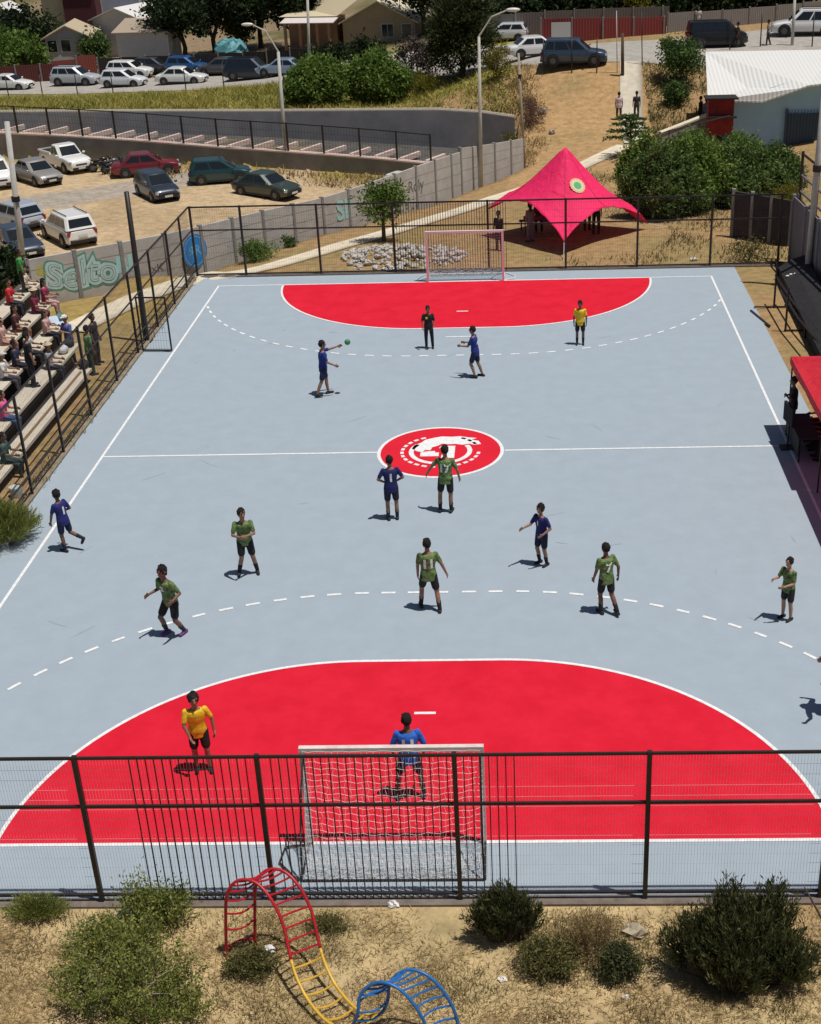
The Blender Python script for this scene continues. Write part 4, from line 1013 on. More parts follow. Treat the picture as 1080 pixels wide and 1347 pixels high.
place('sedan', WHT, 'white saloon at the left end of the upper street, cut by the grass bank', 14, 118, -10, group=US, sc=.95)
# motorcycle in the car park
def motorcycle(label, q, head, c):
    r = thing('motorcycle', label, 'motorcycle', q, R_(head))
    for xx in (-.62, .66):
        w_ = MB().tube([(xx, -.06, .31), (xx, .06, .31)], .31, 20); w_.build('wheel', M_tyre, r)
        MB().tube([(xx, -.065, .31), (xx, .065, .31)], .18, 14).build('rim', M_rim, r)
    b = MB().cap((-.45, 0, .62), (.25, 0, .62), .14, .17); b.ell((.12, 0, .82), (.28, .15, .15)); b.ell((.0, 0, .48), (.26, .16, .2)); b.build('engine_and_tank', cpaint(c), r, None, True)
    MB().ell((-.38, 0, .80), (.36, .14, .07)).build('seat', M_trim, r, None, True)
    f = MB().tube([(.66, 0, .31), (.42, 0, 1.0)], .035, 8); f.tube([(.42, -.36, 1.05), (.45, 0, 1.0), (.42, .36, 1.05)], .02, 6); f.ell((.55, 0, .86), (.1, .1, .1)); f.build('fork_and_handlebar', M_trim, r)
    MB().tube([(-.7, -.14, .38), (.1, -.15, .33)], .045, 8).build('exhaust', M_rim, r)
    return r
q = D(134, 214, 72.5); motorcycle('black motorcycle under the low wall in the car park, beside the white pickup', (q[0], q[1], T(q[0], q[1])), 20, (.02, .02, .022))
q = D(149, 216, 72.0); motorcycle('grey motorcycle under the low wall in the car park, beside the maroon saloon', (q[0], q[1], T(q[0], q[1])), 40, (.12, .12, .125))
# ================================================================== TREES, SHRUBS AND GRASS
L_dark = leaf_mat('leaf_dark', (.008, .017, .007), (.020, .038, .012), (.05, .078, .024))
L_mid = leaf_mat('leaf_mid', (.018, .042, .012), (.075, .135, .034), (.20, .27, .085), .35)
L_green = leaf_mat('leaf_bright', (.032, .07, .012), (.115, .20, .034), (.25, .34, .08), .35)
L_olive = leaf_mat('leaf_olive', (.04, .045, .015), (.125, .125, .04), (.26, .23, .09), .3)
L_dry = leaf_mat('leaf_dry', (.13, .09, .04), (.33, .24, .11), (.55, .42, .22), .25)
L_con = leaf_mat('leaf_conifer', (.018, .026, .012), (.058, .072, .026), (.16, .165, .065), .25)
L_weed = leaf_mat('leaf_weed', (.05, .075, .015), (.18, .22, .045), (.38, .38, .12), .35)
L_yel = leaf_mat('leaf_yellow', (.07, .08, .012), (.17, .16, .02), (.32, .28, .04))
M_bark = mat('bark', (.085, .06, .042), .95, var=.4, scale=9, bump=.3); M_twig = mat('dry_twig', (.30, .26, .20), .9, var=.3, scale=9)
def tree(name, label, cat, base, H, R, leaf, m, n=6000, blobs=None, clumps=60, cl=.35, trunk=.14, seed=1, aspect=.5, upbias=0.0, outward=False, group=None, lowest=.25, shell=2.2, limbs=6):
    """tapered trunk with limbs, crown of leaf clumps; blobs in units of R (x,y) and H (z) above the base"""
    root = thing(name, label, cat, base, 0, group); g = np.random.default_rng(seed)
    if blobs is None:
        blobs = [(0, 0, .62, .75, .75, .34)]
        for i in range(6):
            a = 2*pi*i/6+g.random(); d = .35+.3*g.random(); blobs.append((d*math.cos(a), d*math.sin(a), lowest+.22+.45*g.random(), .42+.15*g.random(), .42+.15*g.random(), .20+.08*g.random()))
    B = [(a*R, b*R, c*H, d*R, e*R, f*H) for a, b, c, d, e, f in blobs]
    t = MB(); top = max(b[2] for b in B); pts = [(0, 0, -.15)]
    for i in range(1, 5): pts.append((g.normal()*.04*R, g.normal()*.04*R, top*i/4*.95))
    t.tube(pts, [trunk*1.25, trunk, trunk*.8, trunk*.55, trunk*.25], 8)
    for i, b in enumerate(B[:limbs+1]):
        s = pts[1+(i % 3)]; e = (b[0]*.9, b[1]*.9, b[2]+b[5]*.3); m_ = [(s[k]*.5+e[k]*.5)+(0.12*R*g.normal() if k < 2 else 0) for k in range(3)]
        t.tube([s, m_, e], [trunk*.5, trunk*.32, trunk*.12], 6)
    t.build('trunk', M_bark, root)
    V, F, tt = crown(B, n, leaf, clumps, cl, aspect, upbias, seed, shell, outward)
    npmesh('crown', V, F, m, tt, root); return root
def gt(px, py): q = G(px, py); return (q[0], q[1], T(q[0], q[1]))
def dt(px, py, d): q = D(px, py, d); return (q[0], q[1], T(q[0], q[1]))

# --- foreground shrubs beyond the near fence
def sprig_bush(name, label, cat, base, H, R, n, per, leaf, aspect, m, seed, needle=True, ry=.8, lo=.05, stem=.012, msten=None, more=()):
    root = thing(name, label, cat, base); V, F, t, S = sprigs(H, R, n, per, leaf, aspect, seed, lo, 1, needle, ry); mb = MB()
    for i, (dx, dy, h_, r_, n_) in enumerate(more):
        v2, f2, t2, s2 = sprigs(h_, r_, n_, per, leaf, aspect, seed+100+i, lo, 1, needle, ry); o_ = np.array([dx, dy, 0.]); F = np.concatenate([F, f2+len(V)]); V = np.concatenate([V, v2+o_]); t = np.concatenate([t, t2]); S = S+[(a+o_, b+o_) for a, b in s2]
    for a, b in S[::2]: mb.tube([tuple(a*.6-np.array([0, 0, .05])), tuple((a+b)/2), tuple(a+(b-a)*.9)], [stem, stem*.7, stem*.3], 4, False)
    mb.build('stems', msten or M_bark, root); npmesh('foliage', V, F, m, t, root); return root
sprig_bush('shrub', 'big dark evergreen shrub against the near fence at the bottom right', 'shrub', gt(966, 1286), 1.45, .85, 250, 62, .095, .18, L_con, 21, True, .7, .10, more=[(-.55, .10, 1.15, .70, 150), (.55, .25, 1.55, .55, 120), (.75, -.15, .95, .60, 100), (-.05, -.35, .85, .55, 80), (-.15, .3, 1.65, .45, 70)])
sprig_bush('shrub', 'small dark evergreen shrub against the near fence right of the goal', 'shrub', gt(663, 1236), 1.05, .45, 120, 56, .085, .18, L_con, 22, True, .75, .09, more=[(-.28, 0, .8, .4, 70), (.32, .05, .88, .38, 70)])
sprig_bush('weed_bush', 'sprawling bright green weed bush at the bottom left', 'bush', gt(172, 1322), 1.05, .75, 105, 36, .052, .5, L_weed, 23, False, .95, .12, .008, M_twig, more=[(-.75, -.1, .80, .65, 55), (.65, .15, .95, .6, 55), (-.2, .55, 1.15, .55, 60), (.95, -.3, .6, .5, 32), (-1.0, .5, .5, .45, 28), (.35, -.5, .8, .6, 45), (.2, .75, 1.3, .35, 22)])
sprig_bush('weed_bush', 'loose yellow green weed bush behind the sprawling one, below the near fence', 'bush', gt(155, 1248), .55, .95, 210, 45, .05, .45, L_weed, 33, False, .6, .04, .006, M_twig)
sprig_bush('weed_bush', 'low tangled olive weeds left of the big evergreen shrub', 'bush', gt(722, 1276), .58, .62, 190, 42, .06, .3, L_olive, 24, False, .7, .06, .006, M_twig)
sprig_bush('weed_bush', 'dry brown weed clump between two evergreen shrubs', 'bush', gt(772, 1255), .75, .62, 170, 36, .06, .2, L_dry, 25, True, .7, .05, .006, M_twig)
sprig_bush('weed_bush', 'small dark olive weed clump just left of the big evergreen shrub', 'bush', gt(815, 1283), .60, .42, 130, 42, .06, .3, L_con, 26, False, .8, .06, .006)
tree('weed_bush', 'tall green weeds grown up through the near fence at the left', 'bush', gt(205, 1215), .95, .62, .07, L_weed, 4200, [(0, 0, .4, .9, .6, .4), (-.4, .1, .55, .4, .4, .35), (.45, 0, .35, .6, .5, .35)], 80, .09, .02, 27, .35, .8)
sprig_bush('weed_bush', 'low grassy weeds at the foot of the near fence in the bottom left corner', 'bush', gt(50, 1205), .38, .6, 200, 30, .07, .14, L_weed, 28, True, .5, .05, .004, M_twig)
sprig_bush('weed_bush', 'green weed tuft under the red part of the climbing frame', 'bush', gt(332, 1278), .40, .5, 150, 34, .055, .35, L_olive, 29, False, .7, .04, .005, M_twig)
sprig_bush('weed_bush', 'low green weeds on the dry grass right of the climbing frame', 'bush', gt(430, 1222), .20, .5, 110, 26, .05, .3, L_olive, 30, False, .6, .04, .004, M_twig)
sprig_bush('weed_bush', 'yellow green grass bush at the left edge of the court', 'bush', gt(8, 712), .95, .95, 380, 36, .15, .10, L_weed, 31, True, 1.0, .06, .006, M_twig)
# dead branch
db = thing('dead_branch', 'bare leaning dead branch right of the big evergreen shrub', 'branch', gt(1079, 1245))
q = gt(1079, 1245); part('stem', MB().tube([(q[0]+.5, q[1]-.4, q[2]), (q[0]+.1, q[1]-.05, q[2]+.35), (q[0]-.28, q[1]+.25, q[2]+1.0)], [.03, .025, .012], 6), M_bark, db)
# dry twigs over the weed bush
tw = thing('dead_branch', 'pale dry twigs lying over the sprawling green weed bush', 'branch', gt(150, 1340)); q = gt(150, 1340)
mb = MB(); g = np.random.default_rng(5)
for i in range(7):
    P_ = [np.array([q[0]+g.uniform(-.5, .7), q[1]+g.uniform(-.3, .3), q[2]+g.uniform(.45, .7)])]; d_ = np.array([g.uniform(.3, 1), g.uniform(-.3, .6), g.uniform(.0, .5)])
    for k_ in range(6): d_ = d_+g.normal(size=3)*.35; P_.append(P_[-1]+d_/np.linalg.norm(d_)*.11)
    mb.tube([tuple(p) for p in P_], [.010, .009, .008, .007, .006, .004, .002], 4)
part('twigs', mb, M_twig, tw)

# --- dry grass in the foreground, one sheet of blades
def scatter(n, x0, x1, y0, y1, seed, clump=250, spread=.25):
    g = np.random.default_rng(seed); c = np.stack([g.uniform(x0, x1, clump), g.uniform(y0, y1, clump)], 1)
    k = g.integers(0, clump, n); P = c[k]+g.normal(size=(n, 2))*spread; return P, g.random(clump)[k]
def grass(name, P, h, wd, m, tint, lean=.4, seed=3):
    g = np.random.default_rng(seed); Pz = np.c_[P, tz(P[:, 0], P[:, 1])-.01]
    V, F, t = blades(Pz, h, wd, lean, g, np.clip(.65*tint+.35*g.random(len(P)), 0, 1)); return tag(npmesh(name, V, F, m, t), kind='stuff')
P, t = scatter(110000, -12, 11.2, -6.5, -1.75, 41, 500, .26); k = (P[:, 1] < -1.66); grass('dry_grass', P[k], .075, .007, L_dry, t[k], 1.3)
P, t = scatter(14000, -12, 11.2, -6.0, -1.72, 42, 130, .20); k = (P[:, 1] < -1.66); grass('green_grass', P[k], .13, .007, L_olive, t[k])
# embankment grass behind the car park
P, t = scatter(34000, -40, 2, 75.5, 96, 43, 700, .8); k = (P[:, 1] > np.interp(P[:, 0], [-40, -26, -16, -3.6, 2], [82.2, 81.5, 80.7, 77.7, 75.6])) & (seg_dist(P[:, 0], P[:, 1], ROAD) > 4.6); grass('bank_grass', P[k], .38, .04, leaf_mat('grass_yellow', (.10, .13, .02), (.30, .27, .06), (.50, .41, .14), .2), t[k], .8)
P, t = scatter(5000, -30, -2, 66, 76, 44, 120, .7); dW = seg_dist(P[:, 0], P[:, 1], [tuple(LWALL[0]), tuple(LWALL[1])]); k = inside(P[:, 0], P[:, 1], LOT) & (dW < 4.5) & (dW > .5) & (P[:, 0] < -2.2) & (P[:, 0] > -26); grass('weeds', P[k], .35, .035, L_dry, t[k], .5)
P, t = scatter(9000, -17, 5, 34, 64, 45, 300, .5)
wl = [(p[0], p[1]) for p in PW+PW2]; dW = seg_dist(P[:, 0], P[:, 1], wl); k = (~inside(P[:, 0], P[:, 1], LOT)) & (dW < 2.6) & (dW > .15) & (seg_dist(P[:, 0], P[:, 1], PATH) > .9) & ((P[:, 1] > 36.4) | (P[:, 0] < -11.6)); grass('wallside_grass', P[k], .20, .02, leaf_mat('grass_straw', (.16, .13, .045), (.36, .26, .10), (.50, .38, .17), .2), t[k], .5)
P, t = scatter(6000, 4, 14, 36.5, 60, 46, 200, .5); k = (P[:, 1] > 36.6) & (seg_dist(P[:, 0], P[:, 1], PATH) > .9) & (np.hypot(P[:, 0]-5, P[:, 1]-42) > 4.2); grass('scrub_grass', P[k], .22, .02, L_olive, t[k], .5)
P, t = scatter(2500, -11.55, -11.3, 9, 36, 47, 160, .10); grass('edge_grass', P, .14, .012, L_olive, t, .5)
P, t = scatter(7000, 6.5, 16, 68, 82, 48, 160, .5); k = (P[:, 0] > 10.9) & (seg_dist(P[:, 0], P[:, 1], ROAD) > 4.6); grass('slope_grass', P[k], .35, .03, L_olive, t[k], .5)
P, t = scatter(5000, -.5, 3.5, 64.5, 83, 49, 120, .4); k = (~inside(P[:, 0], P[:, 1], LOT)) & (seg_dist(P[:, 0], P[:, 1], ROAD) > 4.6) & (P[:, 0] > 1.6); grass('slope_grass', P[k], .3, .03, L_dry, t[k], .5)

# --- middle distance
tree('young_tree', 'small bushy green tree standing beside the footpath behind the far fence', 'tree', gt(505, 318), 2.7, 1.05, .16, L_green, 2600, [(0, 0, .62, .8, .8, .30), (.3, .1, .8, .6, .6, .2), (-.45, 0, .68, .5, .5, .24), (.55, 0, .72, .45, .45, .2)], 70, .2, .09, 50)
tree('shrub', 'green shrub between panel wall and footpath, behind the left part of the far fence', 'shrub', gt(340, 343), .95, .9, .14, L_green, 2600, [(0, 0, .45, .8, .7, .5), (-.4, 0, .5, .4, .4, .4)], 50, .14, .03, 51, .3, .6)
tree('shrub', 'tiny dark shrub at the foot of the panel wall below the teal graffiti', 'shrub', gt(380, 325), .5, .45, .10, L_mid, 900, [(0, 0, .45, .8, .7, .5)], 20, .1, .02, 52)
def spiky(name, label, base, H, R, n, m, seed):
    root = thing(name, label, 'tree', base); g = np.random.default_rng(seed)
    MB().tube([(0, 0, -.1), (.05, 0, H*.5), (0, .03, H*.9)], [.08, .06, .03], 8).build('trunk', M_bark, root)
    C = []; Dd = []
    for i in range(26):
        z = H*(.35+.62*i/26); L = R*(1.15-.75*i/26)
        a = i*2.4
        for k in range(n//26):
            f = g.random(); C.append((L*f*math.cos(a)+g.normal()*.07, L*f*math.sin(a)+g.normal()*.07, z+.22*f*L-.25*f*f*L)); Dd.append((math.cos(a), math.sin(a), .25))
    V, F = leaf_quads(np.array(C), .20, .3, .2, g, np.array(Dd)); npmesh('crown', V, F, m, np.repeat(g.random(len(C)), 4), root); return root
spiky('young_conifer', 'small spiky young conifer in front of the two walkers on the slope', gt(828, 207), 2.5, 1.5, 2600, L_mid, 53)
GV = 'shrubs and trees of the grove right of the red tent'
for i, (px, py, d, H, R, m, lab, n) in enumerate([
    (868, 300, 45.5, 3.6, 2.1, L_mid, 'dense dark green tree right behind the right tip of the red star tent', 9000),
    (905, 292, 47.5, 4.0, 2.3, L_mid, 'large leafy green tree in the middle of the grove', 10000),
    (962, 280, 49, 3.4, 2.3, L_mid, 'broad green tree of the grove above the dark corner wall', 10000),
    (1015, 270, 50.5, 2.7, 1.7, L_mid, 'feathery green tree at the right end of the grove beside the walkway', 7000),
    (850, 262, 52, 3.4, 1.7, L_green, 'lighter green tree at the back left of the grove', 6500),
    (905, 250, 55, 3.0, 2.0, L_mid, 'leafy tree at the back of the grove under the red stall', 8000),
    (968, 240, 56, 2.6, 1.9, L_green, 'bright green tree at the back of the grove against the pale blue building', 8000)]):
    b = dt(px, py, d)
    sprig_bush('tree', lab, 'tree', b, H*.92, R*.78, 120, 80, .20, .40, (m, L_green, m, m)[i % 4] if i < 5 else m, 60+i, False, .85, .03, .05, None, [(R*.5, .2, H*.8, R*.5, 55), (-R*.5, -.1, H*.75, R*.5, 55), (0, -.5*R, H*.6, R*.5, 45)])['group'] = GV
tree('shrub', 'pale grassy bush at the right end of the grove beside the corner wall', 'shrub', dt(1035, 300, 46), 1.2, .9, .2, L_yel, 2500, [(0, 0, .45, .8, .8, .5)], 40, .16, .03, 69, .15, 1.2)
tree('shrub', 'sparse dry shrub behind the right end of the far fence', 'shrub', gt(985, 345), 1.0, 1.0, .10, L_olive, 1500, [(0, 0, .5, .9, .7, .5)], 60, .14, .03, 70, .35, .4)
tree('shrub', 'dark green shrub below the black van at the top of the slope', 'shrub', gt(895, 112), 2.7, 1.45, .2, L_mid, 5000, None, 70, .3, .06, 71)
tree('shrub', 'smaller green shrub on the slope left of the white roofed building', 'shrub', gt(890, 136), 1.3, .95, .18, L_mid, 2600, [(0, 0, .5, .8, .8, .5), (-.3, 0, .6, .5, .5, .4)], 40, .2, .04, 72)
tree('shrub', 'brown dead bush at the left edge of the dirt slope', 'shrub', gt(700, 165), 1.9, 1.1, .15, leaf_mat('leaf_brown', (.05, .025, .02), (.14, .075, .055), (.26, .16, .11), .1), 3500, [(0, 0, .4, .8, .8, .42), (.2, -.6, .4, .6, .7, .35), (-.1, .6, .6, .6, .6, .35)], 60, .22, .03, 73, .18, .5)
tree('shrub', 'light green weeds hanging at the end of the retaining wall', 'shrub', gt(672, 200), 1.2, .8, .13, L_yel, 1500, [(0, 0, .5, .8, .8, .5)], 40, .2, .02, 74)
# bank shrubs and trees
sprig_bush('shrub', 'large rounded green bush on the bank above the retaining wall, behind the left lamp post', 'shrub', dt(418, 147, 82.5), 3.3, 2.1, 200, 64, .27, .42, L_green, 80, False, .8, .04, .04, None, [(-1.2, -.2, 2.6, 1.3, 80), (1.2, .1, 3.2, 1.3, 80)])
sprig_bush('shrub', 'second large green bush on the bank, between the lamp posts', 'shrub', dt(498, 143, 83.5), 3.5, 2.2, 200, 64, .27, .42, L_green, 81, False, .8, .04, .04, None, [(-1.3, 0, 3.0, 1.3, 80), (1.3, -.2, 2.7, 1.4, 80)])
tree('conifer_tree', 'big bushy dark tree on the bank beside the right lamp post', 'tree', dt(608, 132, 85.5), 6.6, 2.9, .30, leaf_mat('leaf_olive_conifer', (.012, .02, .009), (.045, .06, .022), (.13, .145, .055), .2), 17000, [(0, 0, .45, .75, .75, .36), (-.35, 0, .35, .5, .5, .25), (.4, 0, .38, .5, .5, .26), (.05, 0, .78, .5, .5, .22), (-.3, 0, .65, .45, .45, .22), (.35, .1, .66, .42, .42, .22)], 200, .32, .2, 82, .3, .5, True)
tree('shrub', 'yellow green scrub on the bank at the foot of the big dark tree', 'shrub', dt(655, 140, 81), 2.4, 1.1, .2, L_yel, 2200, [(0, 0, .45, .8, .8, .5), (.1, 0, .8, .4, .4, .25)], 50, .22, .03, 83, .25, .8)
tree('shrub', 'dusty purple brown bush between the green bushes and the big dark tree', 'shrub', dt(552, 108, 89), 3.2, 1.8, .2, leaf_mat('leaf_dusty', (.04, .03, .03), (.09, .065, .06), (.17, .13, .11), .1), 3500, [(0, 0, .5, .9, .8, .5)], 60, .25, .05, 84)
tree('shrub', 'dry yellow bush on the bank between the green bush and the big dark tree', 'shrub', dt(555, 135, 84), 1.5, 1.3, .2, L_yel, 2500, [(0, 0, .5, .9, .8, .5)], 50, .2, .03, 85, .2, .9)
# far trees among the houses
FT = 'dark trees among the far houses'
for i, (px, py, d, H, R, m, lab) in enumerate([
    (35, 66, 126, 6.5, 3.6, L_dark, 'dark tree above the pale roofs at the top left corner'),
    (243, 84, 119, 8.0, 3.7, L_dark, 'large dark tree behind the brown roofed garage'),
    (285, 82, 122, 8.5, 4.0, L_dark, 'tall dark tree left of the teal tarpaulin'),
    (345, 78, 123, 9, 3.4, L_dark, 'tall dark tree above the dark navy off roader'),
    (388, 82, 119, 8, 3.2, L_dark, 'dark tree left of the tan house with the cream roof'),
    (560, 62, 112, 9, 3.6, L_dark, 'dark tree right of the tan house'),
    (668, 34, 104, 5.5, 4.0, L_dark, 'dark tree at the top middle behind the big bushy tree'),
    (735, 24, 103, 5.5, 4.2, L_dark, 'dark tree behind the red corrugated fence'),
    (800, 22, 103, 5.5, 4.0, L_dark, 'dark tree behind the fence, above the footpath'),
    (870, 26, 103, 5.5, 3.4, L_dark, 'dark tree behind the grey wooden fence'),
    (610, 44, 118, 9, 4.5, L_dark, 'dark tree top behind the big bushy tree'),
    (640, 14, 106, 5.5, 4.5, L_dark, 'dark tree mass at the top, behind the plank fence'),
    (700, 6, 106, 5.5, 4.6, L_dark, 'dark tree mass at the top, left of the short wooden post'),
    (770, 4, 106, 5.5, 4.6, L_dark, 'dark tree mass at the top, right of the short wooden post'),
    (850, 4, 106, 5.5, 4.6, L_dark, 'dark tree mass at the top, above the grey wooden fence'),
    (920, 4, 106, 5.5, 4.6, L_dark, 'dark tree mass at the top, beyond the black van'),
    (1000, -4, 108, 5.5, 4.6, L_dark, 'dark tree mass at the top, beyond the white crossover'),
    (12, 98, 116, 5.0, 2.4, L_green, 'bright leafy green tree at the left edge above the red board fence'),
    (38, 97, 116, 4.6, 2.3, L_green, 'bright leafy green tree beside the beige roofed house'),
    (128, 80, 121, 3.6, 1.6, L_mid, 'small green tree between the beige house and the garage'),
    (312, 62, 124, 4.2, 1.6, L_yel, 'small yellow green tree behind the teal tarpaulin'),
    (835, 36, 100, 3.2, 1.0, L_yel, 'small yellow tree standing by the grey wooden fence'),
    (985, 24, 108, 4.0, 1.6, L_yel, 'yellowing tree behind the white crossover at the top right'),
    (930, 20, 104, 5.5, 3.0, L_dark, 'dark tree above the black van'),
    (1050, 8, 107, 5.5, 3.0, L_dark, 'dark tree at the top right corner'),
    (480, 90, 98, 2.2, 1.6, L_dark, 'dark bush in front of the tan house'),
    (430, 86, 99, 2.0, 1.7, L_dark, 'dark hedge under the porch of the tan house')]):
    b = dt(px, py, d)
    tree('tree', lab, 'tree', b, H, R, .42 if H > 5 else .32, m, 5500 if H > 5 else 2600, None, 90, .5 if H > 5 else .3, .22 if H > 5 else .1, 90+i, .5, 0, False, FT if m is L_dark else None, .1 if H != 5.5 else -.15)
# ================================================================== HOUSES AND FAR FENCES
M_win = mat('window_glass', (.03, .035, .045), .1, spec=.7); M_frame = mat('window_frame', (.55, .53, .50), .6); M_dark = mat('dark_opening', (.018, .015, .014), .9)
def roofm(c): return stripe_mat('sheet_roof', tuple(k*.86 for k in c), c, 2.2, 0, .6)
def house(label, px, py, d, w_, dep, h, rise, cw, cr, name='house', rz=0.0, gable='x', wins=(), door=None, cat='house', z=None):
    """base point = middle of the front wall foot; x right, y back; gable 'x' ridge along x, 'y' ridge along y, 'shed' one slope up to the back"""
    q = D(px, py, d); zz = q[2] if z is None else z
    r = thing(name, label, cat, (q[0], q[1], zz), R_(rz)); wm = mat('wall_paint', cw, .9, var=.1, scale=1.2); rm = roofm(cr)
    MB().box2((-w_/2, 0, -2.5), (w_/2, dep, h)).build('wall', wm, r)
    o = .35; t = .12
    def slab(P): 
        return MB().add(P+[(a, b, c-t) for a, b, c in P], [(0, 1, 2, 3), (7, 6, 5, 4), (0, 4, 5, 1), (1, 5, 6, 2), (2, 6, 7, 3), (3, 7, 4, 0)])
    hb = h+.14
    if gable == 'x':
        rf = slab([(-w_/2-o, -o, hb-rise*o/(dep/2)), (w_/2+o, -o, hb-rise*o/(dep/2)), (w_/2+o, dep/2, hb+rise), (-w_/2-o, dep/2, hb+rise)])
        b2 = slab([(-w_/2-o, dep/2+.004, hb+rise), (w_/2+o, dep/2+.004, hb+rise), (w_/2+o, dep+o, hb-rise*o/(dep/2)), (-w_/2-o, dep+o, hb-rise*o/(dep/2))]); rf.add(b2.v, b2.f)
        g = MB()
        for s in (-1, 1): g.add([(s*w_/2*.995, 0.02, h), (s*w_/2*.995, dep-.02, h), (s*w_/2*.995, dep/2, h+rise)], [(0, 1, 2)])
    elif gable == 'y':
        rf = slab([(-w_/2-o, -o, hb-rise*o/(w_/2)), (0, -o, hb+rise), (0, dep+o, hb+rise), (-w_/2-o, dep+o, hb-rise*o/(w_/2))])
        b2 = slab([(.004, -o, hb+rise), (w_/2+o, -o, hb-rise*o/(w_/2)), (w_/2+o, dep+o, hb-rise*o/(w_/2)), (.004, dep+o, hb+rise)]); rf.add(b2.v, b2.f)
        g = MB()
        for yy in (0.01, dep-.01): g.add([(-w_/2+.02, yy, h), (w_/2-.02, yy, h), (0, yy, h+rise)], [(0, 1, 2)])
    else:
        rf = slab([(-w_/2-o, -o, hb), (w_/2+o, -o, hb), (w_/2+o, dep+o, hb+rise), (-w_/2-o, dep+o, hb+rise)]); g = MB()
        for s in (-1, 1): g.add([(s*w_/2*.995, 0.02, h), (s*w_/2*.995, dep-.02, h), (s*w_/2*.995, dep-.02, h+rise)], [(0, 1, 2)])
    rf.build('roof', rm, r)
    for k_ in range(2): MB().add(g.v[3*k_:3*k_+3], [(0, 1, 2)]).build('gable', wm, r)
    for (wx, wz, ww, wh) in wins:
        f = MB(); f.box2((wx-ww/2-.07, -.05, wz-.07), (wx+ww/2+.07, -.004, wz+wh+.07)); wo = f.build('window', M_frame, r)
        p = MB(); n_ = 2 if ww > .9 else 1
        for k in range(n_): p.box2((wx-ww/2+ww*k/n_+.03, -.07, wz+.02), (wx-ww/2+ww*(k+1)/n_-.03, -.052, wz+wh-.02))
        p.build('pane', M_win, wo)
    if door: MB().box2((door-.45, -.06, 0), (door+.45, -.004, 2.05)).build('door', mat('door_paint', (.16, .09, .06), .7), r)
    return r
TAN = (.45, .33, .22)
hm = house('tan house with a cream sheet roof and a porch under a white awning', 500, 62, 112, 6.8, 8, 2.2, 1.75, TAN, (.80, .72, .52), gable='y', wins=[(.8, .9, 1.1, 1.1), (2.6, 1.0, .9, 1.0)], rz=-6)
po = MB(); po.box((-6.3, -.6, 2.55), (5.0, 3.0, .08), M=Matrix.Rotation(R_(6), 3, 'X')); po.build('porch_awning', mat('awning_white', (.66, .60, .58), .7, var=.1), hm)
for xx in (-8.4, -7.0, -5.4, -4.3): MB().box2((xx-.12, -1.9, -1), (xx+.12, -1.66, 2.36)).build('porch_post', mat('porch_post', (.42, .22, .13), .8), hm)
MB().box2((-8.6, .3, -1.5), (-4.02, 4, 2.5)).build('porch_wall', mat('porch_wall', (.36, .20, .13), .9, var=.25, scale=1), hm)
MB().add([(-9.4, 0, 2.75), (-3.9, 0, 2.75), (0.0, 0, 5.4), (-5.5, 7.9, 5.4), (-9.4, 8.0, 2.75)], [(0, 1, 2, 3, 4)]).build('porch_roof', roofm((.72, .62, .42)), hm)
house('garage with a flat brown cream roof and white front behind the street', 190, 74, 117, 5.0, 5, 2.1, .75, (.66, .64, .64), (.46, .37, .28), 'garage', gable='shed', wins=[], cat='garage')
house('house with a beige roof, grey gable front and white framed windows', 92, 76, 121, 4.3, 6, 1.9, 1.05, (.44, .43, .45), (.58, .48, .33), gable='y', wins=[(-1.5, .6, .9, 1.1), (-.2, .6, .9, 1.1), (1.5, .8, .8, .9)], rz=8)
house('low house with a bright white sheet roof behind the garage', 158, 56, 128, 6.0, 6, 2.2, 1.1, (.5, .5, .5), (.82, .80, .78), gable='y', rz=-18)
house('pale blue grey two storey house at the top left', 143, 34, 140, 7.6, 6, 7.0, 1.2, (.40, .43, .53), (.4, .36, .33), gable='x', wins=[(-1.2, 1.2, 1.4, 1.3), (-1.2, 4.2, 1.4, 1.2)], rz=0)
bx = house('dark red boxy upper storey beside the pale blue grey house', 108, 32, 138, 3.6, 4, 5.0, .3, (.10, .025, .03), (.12, .05, .05), gable='shed', wins=[(0, 3.6, 1.0, .8)])
house('cream walled house with a stepped flat roof at the top left', 78, 28, 139, 3.4, 4, 3.9, .4, (.60, .52, .36), (.66, .58, .44), gable='shed')
house('shed with a white roof at the extreme top left', 2, 48, 128, 3.0, 4, 2.2, .8, (.45, .42, .38), (.78, .76, .72), 'shed', gable='y', cat='shed')
# teal tarpaulin covered load
tp_ = MB().ell((0, 0, .8), (1.6, 1.2, 1.25), None, 18, 10); g = np.random.default_rng(8); tp_.v = [tuple(np.array(v)+g.normal(size=3)*.12) for v in tp_.v]
t0 = tp_.build('covered_load', mat('teal_tarp', (.10, .30, .34), .6, var=.3, scale=3), None, None, False); q = dt(306, 76, 116); t0.location = q; t0['label'] = 'lumpy load under a teal tarpaulin behind the upper street'; t0['category'] = 'tarpaulin'
def boards(label, pts, h, m, name='board_fence', cat='fence', pitch=2.4, lo=1.0):
    P = [D(a, b, d) for a, b, d in pts]; c = P[0]; r = thing(name, label, cat, tuple(c)); P = resample([(p[0], p[1], p[2]) for p in P], pitch)
    for p, q in zip(P[:-1], P[1:]):
        zt = .5*(p[2]+q[2])+h; zb = .5*(p[2]+q[2])-lo
        part('panel', MB().bar((p[0], p[1], (zt+zb)/2), (q[0], q[1], (zt+zb)/2), .06, zt-zb), m, r)
        part('post', MB().box2((p[0]-.06, p[1]-.1, zb), (p[0]+.06, p[1]+.1, zt+.08)), M_post, r)
    return r
RB = stripe_mat('red_sheet', (.22, .035, .035), (.34, .06, .055), 1.4, 0, .7)
